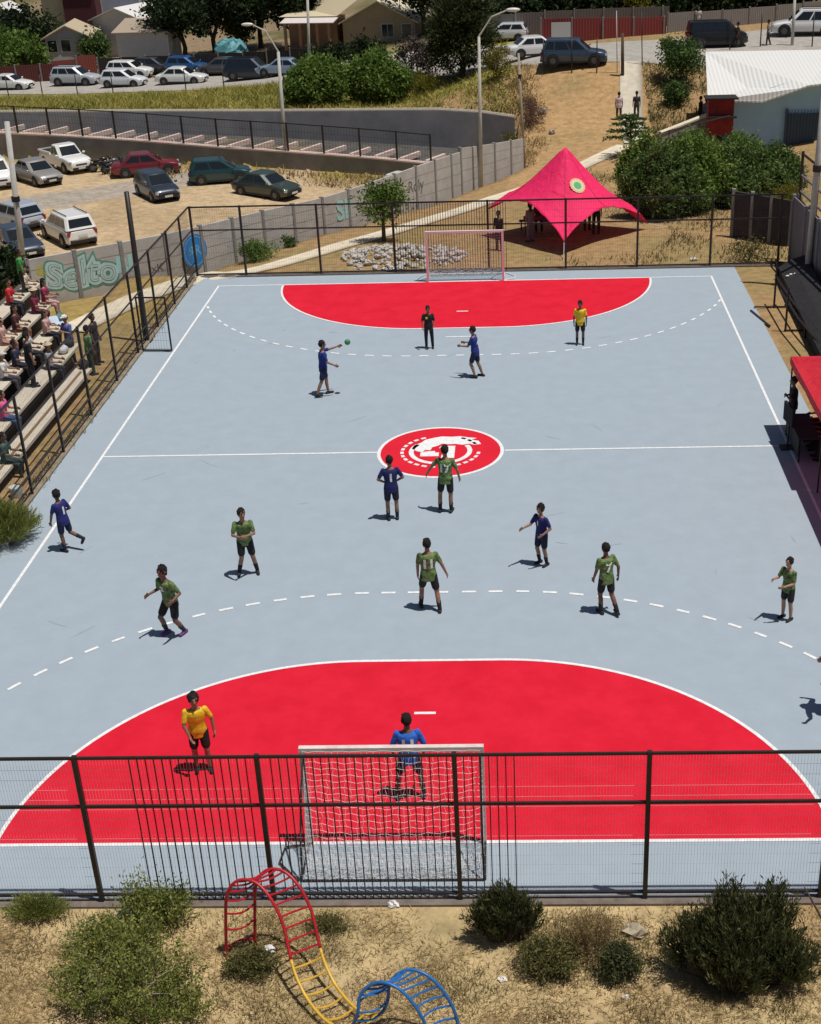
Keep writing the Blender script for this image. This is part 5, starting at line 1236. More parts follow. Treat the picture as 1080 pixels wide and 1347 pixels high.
boards('dark red corrugated sheet fence along the far side of the street at the top', [(712, 52, 92), (800, 51, 92), (876, 50, 92.5)], 1.55, RB)
boards('grey brown plank fence behind the red corrugated fence', [(640, 40, 98), (760, 32, 98), (880, 28, 98)], 1.15, stripe_mat('old_planks', (.14, .12, .115), (.24, .215, .20), 2.5, 0, .9))
boards('grey wooden fence right of the red corrugated fence', [(878, 48, 93), (960, 44, 95), (1090, 30, 98)], 1.75, stripe_mat('grey_planks', (.22, .20, .19), (.34, .31, .29), 2.0, 0, .9))
boards('low red board fence behind the bushes at the far left', [(-10, 108, 113), (40, 106, 113), (72, 104, 113)], 1.4, stripe_mat('maroon_boards', (.11, .028, .025), (.19, .05, .04), 1.4, 0, .85))
boards('red painted boards in front of the beige house', [(70, 104, 114), (100, 98, 115), (128, 92, 116)], 1.5, stripe_mat('red_boards', (.20, .045, .035), (.30, .08, .06), 1.6, 0, .8))
boards('dark board fence behind the cars of the upper street', [(130, 92, 114), (230, 88, 113), (330, 84, 112), (420, 78, 110)], 1.05, stripe_mat('dark_boards', (.045, .035, .03), (.10, .075, .06), 1.6, 0, .9))
wp = thing('white_panel', 'plain white panel standing in front of the plank fence behind the white saloon', 'panel', tuple(D(738, 52, 91)))
q = D(738, 52, 91); part('board', MB().box2((q[0]-.75, q[1]-.03, q[2]), (q[0]+.75, q[1]+.03, q[2]+1.25)), M_frame, wp)
for xx in (-.6, .6): part('post', MB().box2((q[0]+xx-.04, q[1]+.035, q[2]-.5), (q[0]+xx+.04, q[1]+.11, q[2]+1.2)), M_post, wp)
# pale blue building with a white sheet roof, right
bl = thing('building', 'pale blue building with a large white sheet roof and dark blue gate', 'building', tuple(D(958, 200, 66)))
q = D(958, 205, 66); zf = q[2]; wallm = mat('pale_blue_paint', (.33, .56, .82), .85, var=.08, scale=1)
X0, Y0 = q[0], q[1]; ze = D(932, 132, 65.4)[2]; zr = D(928, 68, 73)[2]
zs = D(958, 128, 66)[2]
part('wall', MB().box2((X0, Y0, zf-1.5), (X0+9, Y0+6.0, zs)), wallm, bl)
e0 = D(931, 131, 65.2); e1 = D(1003, 133, 65.0); e2 = D(1064, 112, 65.0); e3 = D(1100, 108, 65.0); r0 = D(928, 68, 72.5); r3 = D(1100, 65, 72.5)
tt_ = .1
top = [e0, e1, e2, e3, r3, r0]; V_ = [tuple(p) for p in top]+[(p[0], p[1], p[2]-tt_) for p in top]
part('roof', MB().add(V_, [(0, 1, 2, 3, 4, 5), (11, 10, 9, 8, 7, 6)]+[(i, 6+i, 6+(i+1) % 6, (i+1) % 6) for i in range(6)]), stripe_mat('white_sheet_roof', (.69, .69, .67), (.77, .765, .75), 1.25, 0, .6), bl)
part('upper_wall', MB().add([(X0+.6, Y0+.0, zs), (X0+9, Y0, zs), (X0+9, Y0, zs+.9), (X0+3.4, Y0, zs+.8)], [(0, 1, 2, 3)]), wallm, bl)
g0 = D(1036, 150, 65.9); g1 = D(1079, 205, 65.9); GB = mat('dark_blue_bars', (.03, .06, .12), .5)
gt_ = part('gate', MB().box2((g0[0], Y0-.12, zf-.3), (g0[0]+2.4, Y0-.02, g0[2])), mat('dark_blue_gate', (.045, .085, .15), .6), bl)
gb = MB()
for i in range(13): gb.box2((g0[0]+.05+i*.19, Y0-.17, zf-.3), (g0[0]+.08+i*.19, Y0-.125, g0[2]+.25))
part('gate_bars', gb, GB, bl)
part('gate_post', MB().box2((g0[0]-.12, Y0-.25, zf-.3), (g0[0]-.01, Y0-.02, g0[2]+.3)), GB, bl)
st = thing('stall', 'dark red draped stall at the corner of the pale blue building', 'stall', tuple(D(946, 172, 64.5)))
q = D(946, 172, 64.5)
part('drape', MB().box2((q[0]-.75, q[1]-.5, q[2]-.2), (q[0]+.75, q[1]+.5, q[2]+1.9)), mat('dark_red_cloth', (.22, .018, .02), .85, var=.4, scale=3), st)
part('counter', MB().box2((q[0]-.9, q[1]-.8, q[2]+.85), (q[0]+.9, q[1]-.51, q[2]+.95)), M_trim, st)
part('stall_roof', MB().box2((q[0]-.95, q[1]-.75, q[2]+1.91), (q[0]+.95, q[1]+.6, q[2]+2.0)), M_dark, st)
gz_ = thing('terrace_wall', 'low dark wall with a pale top at the path corner by the red stall', 'wall', tuple(D(900, 190, 62.5)))
a_ = D(868, 176, 65); b_ = D(935, 150, 67); 
part('wall_face', MB().bar((a_[0], a_[1], a_[2]-.6), (b_[0], b_[1], b_[2]-.6), .3, 1.2), M_conc2, gz_); part('coping', MB().bar((a_[0], a_[1], a_[2]+.05), (b_[0], b_[1], b_[2]+.05), .4, .1), M_path, gz_)
hr = thing('handrail', 'thin dark metal handrail above the grove beside the path corner', 'handrail', tuple(D(868, 195, 61)))
a_ = D(858, 188, 61); b_ = D(880, 180, 62); c_ = D(960, 160, 63); 
part('rail', MB().tube([tuple(a_+[0, 0, .35]), tuple(b_+[0, 0, .35]), tuple(c_+[0, 0, .35])], .035, 6), M_steel, hr)
for p_ in (a_, b_, (b_+c_)/2): part('post', MB().tube([(p_[0], p_[1], p_[2]-1), (p_[0], p_[1], p_[2]+.35)], .035, 6), M_steel, hr)

# ================================================================== POLES AND LAMPS
M_pole = mat('pole_concrete', (.50, .49, .46), .8, var=.15, scale=3); M_wood = mat('pole_wood', (.10, .065, .04), .9, var=.3, scale=5)
def lamp(label, base, topz, arm, r0=.13, m=None, lean=0.0):
    r = thing('street_lamp', label, 'street lamp', base); m = m or M_pole
    bx, by, bz = base; top = (bx+lean, by, topz)
    part('shaft', MB().tube([(bx, by, bz-.3), top], [r0, r0*.62], 10), m, r, True)
    e = np.array(top)+np.array(arm); mid = np.array(top)+np.array([arm[0]*.45, arm[1]*.45, arm[2]*.75])
    part('arm', MB().tube([top, tuple(mid), tuple(e)], [.05, .045, .04], 8), M_pole, r)
    u = np.array([arm[0], arm[1], 0.]); u /= np.linalg.norm(u)
    part('lamp_head', MB().ell(tuple(e+u*.28), (.40, .17, .11), Matrix.Rotation(math.atan2(u[1], u[0]), 3, 'Z')), mat('lamp_head_white', (.66, .66, .64), .4), r, True)
    return r
b0 = gt(377, 221); t0_ = D(366, 68, b0[1]); a0 = D(331, 32, b0[1])-t0_; lamp('concrete street lamp with its arm to the left at the back of the car park', b0, t0_[2], a0, .15, None, t0_[0]-b0[0])
b0 = gt(633, 246); t0_ = D(630, 48, b0[1]); a0 = D(668, 13, b0[1])-t0_; lamp('concrete street lamp with its arm to the right beside the panel wall', b0, t0_[2], a0, .12, None, t0_[0]-b0[0])
def simple_pole(label, base, top, r, m, cat='pole', name='utility_pole', extra=None):
    o_ = thing(name, label, cat, base); part('shaft', MB().tube([(base[0], base[1], base[2]-.3), tuple(top)], [r, r*.75], 10), m, o_, True)
    if extra: part('band', MB().tube([tuple(np.array(base)*(1-extra)+np.array(top)*extra+np.array([0, 0, -.12])), tuple(np.array(base)*(1-extra)+np.array(top)*extra+np.array([0, 0, .12]))], r*1.25, 10), M_steel, o_)
    return o_
b0 = gt(40, 402); b0 = (b0[0], b0[1]-.35, b0[2]); simple_pole('grey concrete pole rising past the left end of the panel wall', b0, D(9, 160, b0[1]), .15, M_pole, extra=.6)
b0 = dt(407, 100, 96); simple_pole('pale concrete pole in front of the porch of the tan house', b0, D(404, -20, 96), .13, M_pole)
b0 = gt(690, 218); simple_pole('slender wooden pole at the upper end of the panel wall', b0, D(682, 70, b0[1]), .09, mat('pole_grey_wood', (.36, .31, .25), .9, var=.2), extra=.8)
b0 = gt(819, 100); simple_pole('short dark wooden post at the head of the stair path', b0, D(819, 44, b0[1]), .13, M_wood)
b0 = gt(845, 86); simple_pole('thin metal post on the right of the head of the stair path', b0, D(844, 15, b0[1]), .04, M_steel)
b0 = gt(812, 96); simple_pole('thin pale wire post left of the head of the stair path', b0, D(811, 14, b0[1]), .035, M_pole)
b0 = dt(1064, 310, 33.0); b0 = (D(1067, 300, 33)[0], 33.0, 1.0); simple_pole('thick pale pole at the right edge behind the walkway railing', b0, D(1090, 60, 33.0), .13, M_pole, extra=.45)
b0 = gt(1042, 60); simple_pole('grey pole in front of the white crossover at the top right', b0, D(1046, -10, b0[1]), .12, M_pole)
b0 = dt(755, 100, 80); 
for i, (px, py, tpy) in enumerate([(715, 98, 40), (752, 96, 38), (785, 96, 40), (12, 130, 88), (57, 131, 92), (103, 130, 92), (150, 130, 95), (246, 129, 92), (296, 128, 90), (960, 66, 30), (1000, 62, 22), (1068, 62, 20)]):
    q = gt(px, py)
    if px < 400: q = dt(px, py, 97)
    o_ = simple_pole('thin dark fence post beside the street', q, (q[0], q[1], q[2]+(1.9 if px < 400 else 2.3)), .05, M_steel, 'fence post', 'fence_post'); o_['group'] = 'thin fence posts along the street'
# white leaning sign post in the low wall and the notice on the wall
q = D(240, 196, 76); sp_ = thing('sign_post', 'small white leaning sign post in front of the low wall', 'sign', tuple(q)); part('shaft', MB().tube([(q[0], q[1]-.6, q[2]-.2), (q[0]-.45, q[1]-.6, q[2]+.85)], .04, 6), M_white, sp_); part('plate', MB().box((q[0]+.15, q[1]-.62, q[2]-.1), (.5, .04, .35)), M_white, sp_)
q = D(252, 171, 80.9); nb_ = thing('notice_board', 'small white framed notice on the grey retaining wall', 'sign', tuple(q)); part('frame', MB().box((q[0], q[1], q[2]), (.5, .05, .65)), M_white, nb_); part('panel', MB().box((q[0], q[1]-.03, q[2]), (.34, .02, .46)), M_conc2, nb_)

# ================================================================== RED STAR TENT
RED = fabric_mat('tent_red', (.95, .018, .145), .15); RED2 = fabric_mat('canopy_red', (.70, .018, .04), .12)
tc_ = np.array([Z(742, 330)[0]+.15, 41.8]); tent = thing('star_tent', 'red pointed star shade tent with a round badge behind the far fence', 'tent', (tc_[0], tc_[1], 0))
apex = D(742, 194, tc_[1]); Ha = apex[2]
tips = [np.array(D(742, 319, 38.3)), np.array(D(853, 294, 42.6)), None, np.array(D(640, 277, 42.6))]
tips[2] = np.array([2*tc_[0]-tips[0][0]+.3, 46.5, tips[0][2]])
V_ = []; nA, nR = 64, 14
ang = [math.atan2(t[1]-tc_[1], t[0]-tc_[0]) for t in tips]; rad = [math.hypot(t[0]-tc_[0], t[1]-tc_[1]) for t in tips]
def tent_pt(a, s):
    """s 0 at the apex, 1 at the hem"""
    o_ = sorted(range(4), key=lambda k: ang[k]); aa = [ang[k] for k in o_]; k = 0
    while k < 3 and a >= aa[k+1]: k += 1
    if a < aa[0]: k = 3; a2 = a+2*pi
    else: a2 = a
    i, j = o_[k], o_[(k+1) % 4]; ai = ang[i]; aj = ang[j] if ang[j] > ai else ang[j]+2*pi
    u = (a2-ai)/(aj-ai); arch = math.sin(pi*u)
    rr_ = (rad[i]*(1-u)+rad[j]*u)*(1-.39*arch**.75); zt = tips[i][2]*(1-u)+tips[j][2]*u
    zh = zt+(Ha-zt)*.33*arch**.55
    f = s**.92; r_ = rr_*f; cone = (1-s); z_ = zh+(Ha-zh)*(cone**1.28*(.82+.18*cone))+.07*s*(1-s*.6)*math.sin(a*22)
    return (tc_[0]+r_*math.cos(a), tc_[1]+r_*math.sin(a), z_)
srt = sorted(ang); angs = []
for k in range(4):
    a0 = srt[k]; a1 = srt[(k+1) % 4]+(2*pi if k == 3 else 0)
    for i in range(16): angs.append(a0+(a1-a0)*i/16)
wrap = lambda a: (a+pi) % (2*pi)-pi
for s in np.linspace(0.012, 1, nR+1):
    for a in angs: V_.append(tent_pt(wrap(a) if wrap(a) >= srt[0]-1e-9 else wrap(a)+0, s))
F_ = [(i*nA+j, i*nA+(j+1) % nA, (i+1)*nA+(j+1) % nA, (i+1)*nA+j) for i in range(nR) for j in range(nA)]+[tuple(range(nA-1, -1, -1))]
cn = part('canopy', MB().add(V_, F_), RED, tent, True); sd_ = cn.modifiers.new('thickness', 'SOLIDIFY'); sd_.thickness = .02
for a_ in sorted(ang)+[sum(sorted(ang)[k:k+2])/2 for k in range(3)]:
    part('seam', MB().tube([tuple(np.array(tent_pt(wrap(a_+1e-4), s))+[0, 0, .03]) for s in np.linspace(.05, .99, 14)], .014, 5), mat('tent_seam', (.50, .010, .06), .8), tent)
part('centre_pole', MB().tube([(tc_[0], tc_[1], -.1), (tc_[0], tc_[1], Ha-.05)], .05, 8), M_steel, tent)
for t in tips:
    u = (t[:2]-tc_)/np.linalg.norm(t[:2]-tc_); part('guy_rope', MB().tube([tuple(t), (t[0]+u[0]*.9, t[1]+u[1]*.9, 0.0)], .012, 5), M_net, tent)
# badge on the front right face
def on_tent(px, py):
    r = ray(px, py); best = None
    Va = np.array(V_[:len(angs)*(nR+1)]); 
    for f in F_[:-1]:
        p = Va[list(f)]; nn = np.cross(p[1]-p[0], p[2]-p[0]); dn = nn@r
        if abs(dn) < 1e-9: continue
        t = nn@(p[0]-CAM)/dn; h = CAM+r*t
        ok = True; sg = None
        for i in range(4):
            e = p[(i+1) % 4]-p[i]; c = np.cross(e, h-p[i])@nn
            if abs(c) < 1e-12: continue
            if sg is None: sg = c > 0
            elif (c > 0) != sg: ok = False; break
        if ok and (best is None or t < best[0]): best = (t, h, nn/np.linalg.norm(nn))
    return best
bd = on_tent(759, 245)
if bd:
    c, nn = bd[1], bd[2]*(1 if bd[2]@(CAM-bd[1]) > 0 else -1); ux = np.cross([0, 0, 1], nn); ux /= np.linalg.norm(ux); uz = np.cross(nn, ux)
    def disc(r, lift, m, nm, n=24, par=None, star=0): 
        V = [tuple(c+nn*lift+(ux*math.cos(2*pi*k/n)+uz*math.sin(2*pi*k/n))*r*(1 if not star or k % 2 else star)) for k in range(n)]; part(nm, MB().poly(V), m, tent)
    disc(.38, .055, mat('badge_yellow', (.70, .50, .22), .7), 'badge', 32, None, .93); disc(.29, .06, mat('badge_cream', (.66, .60, .42), .7), 'badge'); disc(.18, .065, mat('badge_green', (.09, .42, .17), .7), 'badge')
# tent furniture: table and people in the shade
tb = thing('table', 'long table in the shade of the red star tent', 'table', (tc_[0]-1.0, tc_[1]+.3, 0)); MB().box2((-.9, -.35, .70), (.9, .35, .74)).build('tabletop', mat('purple_cloth', (.14, .06, .12), .8), tb)
for sx in (-1, 1):
    for sy in (-1, 1): MB().bar((sx*.82, sy*.28, 0), (sx*.82, sy*.28, .70), .04).build('leg', M_steel, tb)
TP = 'people under the red star tent'
def at(px, py, d): q = D(px, py, d); return (q[0], q[1], T(q[0], q[1]))
STD = {}
person('person in dark clothes standing at the left tip of the red star tent', at(657, 335, 39.6), 150, STD, 1.68, ((.03, .015, .015),), (.05, .02, .02), 1, long=True, group=TP, vox=.012)
person('person in a lilac top standing under the left half of the red star tent', at(698, 326, 41.0), 40, STD, 1.68, ((.22, .17, .24),), (.2, .16, .22), 0, 'long', long=True, group=TP, vox=.012)
person('person in black under the far right of the red star tent', at(784, 322, 42.0), 170, STD, 1.72, ((.015, .015, .018),), BLK, 1, long=True, group=TP, vox=.012)
person('person in black under the red star tent, nearer its middle pole', at(772, 320, 42.8), 200, STD, 1.70, ((.02, .018, .02),), (.03, .03, .035), 0, long=True, group=TP, vox=.012)
person('person seated at the table under the left half of the red star tent', (tc_[0]-1.2, tc_[1]+1.0, .45), 180, dict(sit=True, ll=((.1, 1, -.08), (0, .05, -1)), rl=((.1, 1, -.08), (0, .05, -1)), la=((.15, .5, -1), (-.1, 1, 0)), ra=((.15, .5, -1), (-.1, 1, 0))), 1.7, ((.10, .03, .05),), BLK, 0, long=True, group=TP, vox=.012)
bnc = thing('bench', 'bench behind the table under the red star tent', 'bench', (tc_[0]-1.2, tc_[1]+1.05, 0)); MB().box2((-.9, -.15, .40), (.9, .15, .445)).build('seat', M_wood, bnc)
for sx in (-.8, .8): MB().box2((sx-.03, -.13, 0), (sx+.03, .13, .40)).build('leg', M_steel, bnc)

# ================================================================== GAZEBOS ON THE RIGHT SIDE LINE
def gazebo(label, x0, y0, x1, y1, eave, peak, m, group=None):
    r = thing('gazebo', label, 'tent', ((x0+x1)/2, (y0+y1)/2, 0), 0, group); w_, d_ = (x1-x0)/2, (y1-y0)/2
    mb = MB(); n = 8; rings = []
    for s in np.linspace(1, .02, n+1):
        z = eave+(peak-eave)*(1-s)**1.15; ring = []
        for (ax, ay), (bx, by) in zip([(-1, -1), (1, -1), (1, 1), (-1, 1)], [(1, -1), (1, 1), (-1, 1), (-1, -1)]):
            for i in range(6): t = i/6; ring.append(((ax+(bx-ax)*t)*w_*s, (ay+(by-ay)*t)*d_*s, z-.05*math.sin(pi*t)*s*(1-s)*4))
        rings.append(ring)
    mb.loft(rings, False); mb.poly(rings[-1])
    val = [[(a*1.002, b*1.002, eave-.24+.03*math.cos(k*pi/1.5)) for k, (a, b, c) in enumerate(rings[0])], [(a*1.001, b*1.001, c) for a, b, c in rings[0]]]
    c_ = mb.build('canopy', m, r); mb2 = MB().loft(val, False).build('valance', m, r)
    for sx in (-1, 1):
        for sy in (-1, 1): MB().box2((sx*(w_-.06)-.02, sy*(d_-.06)-.02, 0), (sx*(w_-.06)+.02, sy*(d_-.06)+.02, eave)).build('leg', M_steel, r)
    return r
gz = Z(1040, 469, 2.25); gx0 = gz[0]; gy1 = gz[1]
gazebo('red gazebo on the right side line nearest the far end', gx0, gy1-4.6, gx0+3.0, gy1, 2.25, 3.1, RED2, 'red gazebos on the right side line')
gazebo('red gazebo on the right side line nearest the camera, cut by the picture edge', gx0+.12, gy1-9.2, gx0+3.12, gy1-4.63, 2.25, 3.1, fabric_mat('canopy_crimson', (.62, .015, .10), .20), 'red gazebos on the right side line')
def chair(label, loc, rz, c=(.02, .02, .022), group=None):
    r = thing('chair', label, 'chair', loc, R_(rz), group); m = mat('chair_plastic', c, .5)
    MB().box2((-.21, -.21, .42), (.21, .21, .45)).build('seat', m, r); MB().box((0, -.24, .68), (.42, .03, .46), M=Matrix.Rotation(R_(8), 3, 'X')).build('backrest', m, r)
    for sx in (-1, 1):
        for sy in (-1, 1): MB().bar((sx*.18, sy*.18, 0), (sx*.19, sy*.19, .42), .03).build('leg', M_steel, r)
    return r
SIT = dict(sit=True, lean=.05, ll=((.1, 1, -.06), (0, .05, -1)), rl=((.1, 1, -.06), (0, .05, -1)), la=((.15, .4, -1), (-.1, 1, -.1)), ra=((.15, .4, -1), (-.1, 1, -.1)))
OF = 'officials under the red gazebos'
tx, ty = gx0+.55, gy1-1.75
tb2 = thing('table', 'officials table with black cloth under the far red gazebo', 'table', (tx-.35, ty+.1, 0)); MB().box2((-.32, -.95, .70), (.32, .95, .74)).build('tabletop', mat('black_cloth', (.014, .014, .017), .8), tb2); MB().box2((-.325, -.955, .2), (-.31, .955, .70)).build('tablecloth_front', mat('black_cloth_front', (.016, .016, .02), .85), tb2)
for sx in (-1, 1):
    for sy in (-1, 1): MB().bar((sx*.27, sy*.88, 0), (sx*.27, sy*.88, .70), .04).build('leg', M_steel, tb2)
for i, (dy, sh_c, lab) in enumerate([(.75, ((.016, .016, .018),), 'official in black seated at the far end of the officials table'), (.05, ((.55, .55, .53),), 'official in a pale shirt seated at the middle of the officials table'), (-.65, ((.02, .02, .03),), 'official in dark blue seated at the near end of the officials table')]):
    chair(lab.replace('official in', 'black chair under the official in').replace(' seated', ''), (tx+.42, ty+dy+.1, 0), 90, group='chairs at the officials table')
    person(lab, (tx+.40, ty+dy+.1, .45), 90, SIT, 1.72, sh_c, BLK, i % 2, group=OF, long=True, vox=.011)
bdp = (gx0-.22, gy1-.95)
sb = thing('scoreboard', 'black manual scoreboard on a stand in front of the officials table', 'scoreboard', (bdp[0], bdp[1]-.55, 0)); part('board', MB().box((bdp[0], bdp[1]-.55, 1.05), (.08, .75, .55), rz=.15), mat('matt_black', (.012, .012, .013), .95), sb); part('stand', MB().bar((bdp[0]+.02, bdp[1]-.55, 0), (bdp[0]+.02, bdp[1]-.55, .78), .05), M_steel, sb)
part('foot', MB().box2((bdp[0]-.2, bdp[1]-.75, .0), (bdp[0]+.25, bdp[1]-.35, .03)), M_steel, sb)
person('official in black standing at the far corner post of the red gazebo, arms folded', (gx0+.10, gy1-.45, 0), 80, dict(la=((.2, .3, -1), (-.9, .5, .2)), ra=((.2, .3, -1), (-.9, .5, .2))), 1.72, ((.013, .013, .015),), BLK, 1, group=OF, long=True, vox=.011)
for i in range(3):
    chair(('black empty chair under the near red gazebo, far end of its row', 'black empty chair under the near red gazebo, middle of its row', 'black empty chair under the near red gazebo, near end of its row')[i], (gx0+1.1, gy1-5.4-i*.75, 0), 90, group='empty chairs under the near gazebo')
# shade net shelter and metal stand on the right
ns = thing('shade_shelter', 'long low shelter of black shade net along the concrete wall on the right', 'shelter', (12.6, 28, 0))
NET = mat('shade_net', (.020, .019, .022), .95, var=.4, scale=5)
sA = [tuple(Z(a, b, .48)[:2]) for a, b in ((1024, 352), (1041, 388), (1060, 427), (1084, 476))]
mb = MB(); rings = []
for k, (xx, yy) in enumerate(sA): rings.append([(xx, yy, .48+.03*(k % 2)), (xx+.45, yy, .80), (xx+1.0, yy-.05, .98), (xx+1.0, yy-.05, .95), (xx+.45, yy, .77), (xx, yy, .45)])
mb.loft(rings); part('net_roof', mb, NET, ns)
mb = MB(); mb.loft([[(xx+.03, yy, 0.02), (xx+.03, yy, .46), (xx+.06, yy, .46), (xx+.06, yy, .02)] for xx, yy in sA]); part('net_side', mb, NET, ns)
for xx, yy in sA: part('post', MB().box2((xx-.03, yy-.03, 0), (xx+.025, yy+.03, .47)), M_steel, ns)
mb = MB()
for k in range(7): mb.ell((sA[0][0]*.55+sA[1][0]*.45+.12+.14*k, sA[0][1]*.55+sA[1][1]*.45-.03*k+.05*math.sin(k*2), .62+.055*k-.02*max(0, k-3)), (.075, .05, .035))
part('rope_tie', mb, M_white, ns)
ms = thing('metal_stand', 'dark tubular metal stand on the dirt strip at the right of the court', 'rail', (12, 31, 0))
A1 = Z(1018, 405); A2 = Z(1033, 436)
for p, t in ((A1, 345), (A2, 379)):
    px = pr(p); q = D(px[0]-3, t, p[1]); part('post', MB().tube([tuple(p), (p[0], p[1], q[2])], .04, 8), M_steel, ms); part('foot', MB().bar((p[0]-.05, p[1], .04), (p[0]+.9, p[1]-.0, .04), .05), M_steel, ms)
for z_, dx in ((1.15, .05), (.55, .28), (.25, .55)): part('rail', MB().tube([(A1[0]+dx, A1[1]+.4, z_), (A2[0]+dx+.1, A2[1]-.2, z_), (A2[0]+dx+.5, A2[1]-5.0, z_)], .035, 8), M_steel, ms)
part('rail', MB().tube([(A1[0]-.0, A1[1], .05), (A1[0]-.75, A1[1]+.0, .05)], .03, 6), M_steel, ms)
q = Z(1002, 420); pb = MB().bar((q[0]-.25, q[1]+1.0, .03), (q[0]+.15, q[1]-.9, .03), .06, .05).build('steel_bar', M_steel); tag(pb, 'dark steel bar lying at the right edge of the court surface', 'bar')

# ================================================================== BLEACHERS AND SPECTATORS
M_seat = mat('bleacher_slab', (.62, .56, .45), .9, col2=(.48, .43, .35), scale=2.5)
M_riser = mat('shaded_riser', (.10, .085, .07), .95, var=.3, scale=3)  # shade of the gaps under the slabs is put into this dark colour
X0 = Z(116, 490, .42)[0]; YE = Z(116, 490, .42)[1]; NT = 5; RUN = .80; RISE = .36
TE = []
for k_, px_ in enumerate((117, 102, 84, 70, 54)):
    lo, hi = 2.0, 36.0
    for _ in range(40):
        m_ = (lo+hi)/2
        if pr((X0-RUN*k_-.1, m_, .42+RISE*k_))[0] < px_: lo = m_
        else: hi = m_
    TE.append(lo)
bls = thing('bleacher', 'pale concrete bleacher of stepped seat slabs along the left side of the court', 'bleacher', (X0-2, 18, 0))
for k in range(NT):
    xr = X0-RUN*k; z_ = .42+RISE*k; ye = TE[k]
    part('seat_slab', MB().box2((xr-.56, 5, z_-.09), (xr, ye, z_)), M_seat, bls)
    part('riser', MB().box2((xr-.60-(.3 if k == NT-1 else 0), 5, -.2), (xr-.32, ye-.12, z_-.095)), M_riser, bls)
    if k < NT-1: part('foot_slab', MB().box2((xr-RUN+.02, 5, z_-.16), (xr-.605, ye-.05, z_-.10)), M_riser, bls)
    if k == 0: part('brown_board', MB().box2((xr-.30, 5, z_+.004), (xr-.22, ye-.4, z_+.03)), mat('brown_board', (.22, .14, .08), .8), bls)
def seat(k, px, dx=0.0):
    """point on seat slab k in the column px (photo pixels)"""
    xr = X0-RUN*k-.26+dx; z_ = .42+RISE*k; lo, hi = 2.0, 32.0
    for _ in range(40):
        m_ = (lo+hi)/2
        if pr((xr, m_, z_))[0] < px: lo = m_
        else: hi = m_
    return (xr, lo, z_)
SP = 'spectators at the bleachers'
def sitp(label, k, px, sh_c, sc_, skin=0, **q):
    pose = dict(SIT); pose.update(ll=((.12, 1, -.25), (0, -.1, -1)), rl=((.12, 1, -.25), (0, .1, -1)))
    return person(label, seat(k, px), -90+q.pop('turn', 0), pose, q.pop('H', 1.66), (sh_c,), sc_, skin, long=q.pop('long', True), group=SP, vox=.011, **q)
def stp(label, loc, face, sh_c, sc_, skin=0, pose=None, **q):
    return person(label, loc, face, pose or {}, q.pop('H', 1.68), (sh_c,), sc_, skin, long=q.pop('long', True), group=SP, vox=.011, **q)
def slab_stand(k, px): q = seat(k, px); return (q[0], q[1], q[2]+.003)
sitp('spectator in a red top seated high at the left edge of the bleacher', 4, 14, (.55, .015, .03), (.03, .03, .04), 0)
stp('spectator in a bright green vest standing at the left end of the panel wall', slab_stand(4, 32), -70, (.06, .38, .08), (.03, .04, .03), 1, H=1.5)
sitp('bare armed spectator in a pale pink top seated at the left picture edge', 3, 4, (.60, .36, .34), (.40, .22, .16), 2, hair='long', sleeve=.2)
sitp('spectator in a dark brown top seated beside the bare armed spectator', 3, 22, (.07, .02, .025), (.22, .10, .06), 0, hair='long')
sitp('spectator with dark hair in a white top seated in the middle of the group', 2, 38, (.55, .55, .54), (.02, .02, .025), 1)
sitp('spectator in a wide straw hat and dark red top at the back of the group', 3, 47, (.20, .02, .05), (.10, .03, .04), 0, hat=((.62, .50, .34), 'brim'))
sitp('spectator in a maroon top seated below the straw hat', 3, 60, (.26, .025, .07), (.5, .3, .28), 2, hair='long')
sitp('spectator in a pale pink top and black trousers seated near the end of the bleacher', 2, 62, (.55, .33, .32), (.015, .015, .02), 2, hair='long', hairc=M_hairb)
sitp('spectator in a navy jacket seated near the middle of the group, by the white top', 2, 22, (.02, .025, .06), (.02, .02, .03), 1)
stp('spectator all in black standing on the bleacher', slab_stand(1, 45), -60, (.012, .012, .016), (.012, .012, .016), 0, H=1.74)
sitp('spectator in a pink shirt and jeans seated at the left edge, low on the bleacher', 1, 6, (.70, .09, .28), (.05, .09, .19), 0, hair='long')
sitp('spectator in dark green leaning forward at the left edge, lowest on the bleacher', 0, 8, (.03, .10, .08), (.03, .05, .05), 1)
q = Z(96, 476, 0.0); stp('spectator in a blue shirt and white cap standing beyond the end of the bleacher', (q[0], q[1], T(q[0], q[1])), 150, (.10, .14, .42), (.015, .015, .02), 0, hat=((.75, .74, .72), 'cap'), pose=dict(la=((.2, .3, -1), (-.9, .6, .3)), ra=((.2, .3, -1), (-.9, .6, .3))))
q = Z(122, 492, 0.0); stp('person in a light green top standing behind the left fence near the gate', (q[0], q[1], T(q[0], q[1])), -50, (.13, .26, .11), (.06, .10, .05), 1)
q = Z(133, 487, 0.0); stp('person in dark clothes standing behind the left fence, nearest the gate', (q[0]-.3, q[1]+.7, T(q[0], q[1])), -100, (.022, .02, .024), (.05, .03, .04), 1, H=1.76)
sitp('spectator in a white top and pale cap seated at the left picture edge', 2, 6, (.66, .64, .62), (.05, .05, .06), 0, hat=((.60, .58, .54), 'cap'))
sitp('spectator in a cream top seated between the red top and the straw hat', 4, 34, (.58, .50, .40), (.03, .03, .035), 2, hair='long')
sitp('spectator in a grey top and sun hat seated alone low on the bleacher', 1, 66, (.30, .30, .32), (.02, .02, .03), 0, hat=((.55, .45, .32), 'brim'))
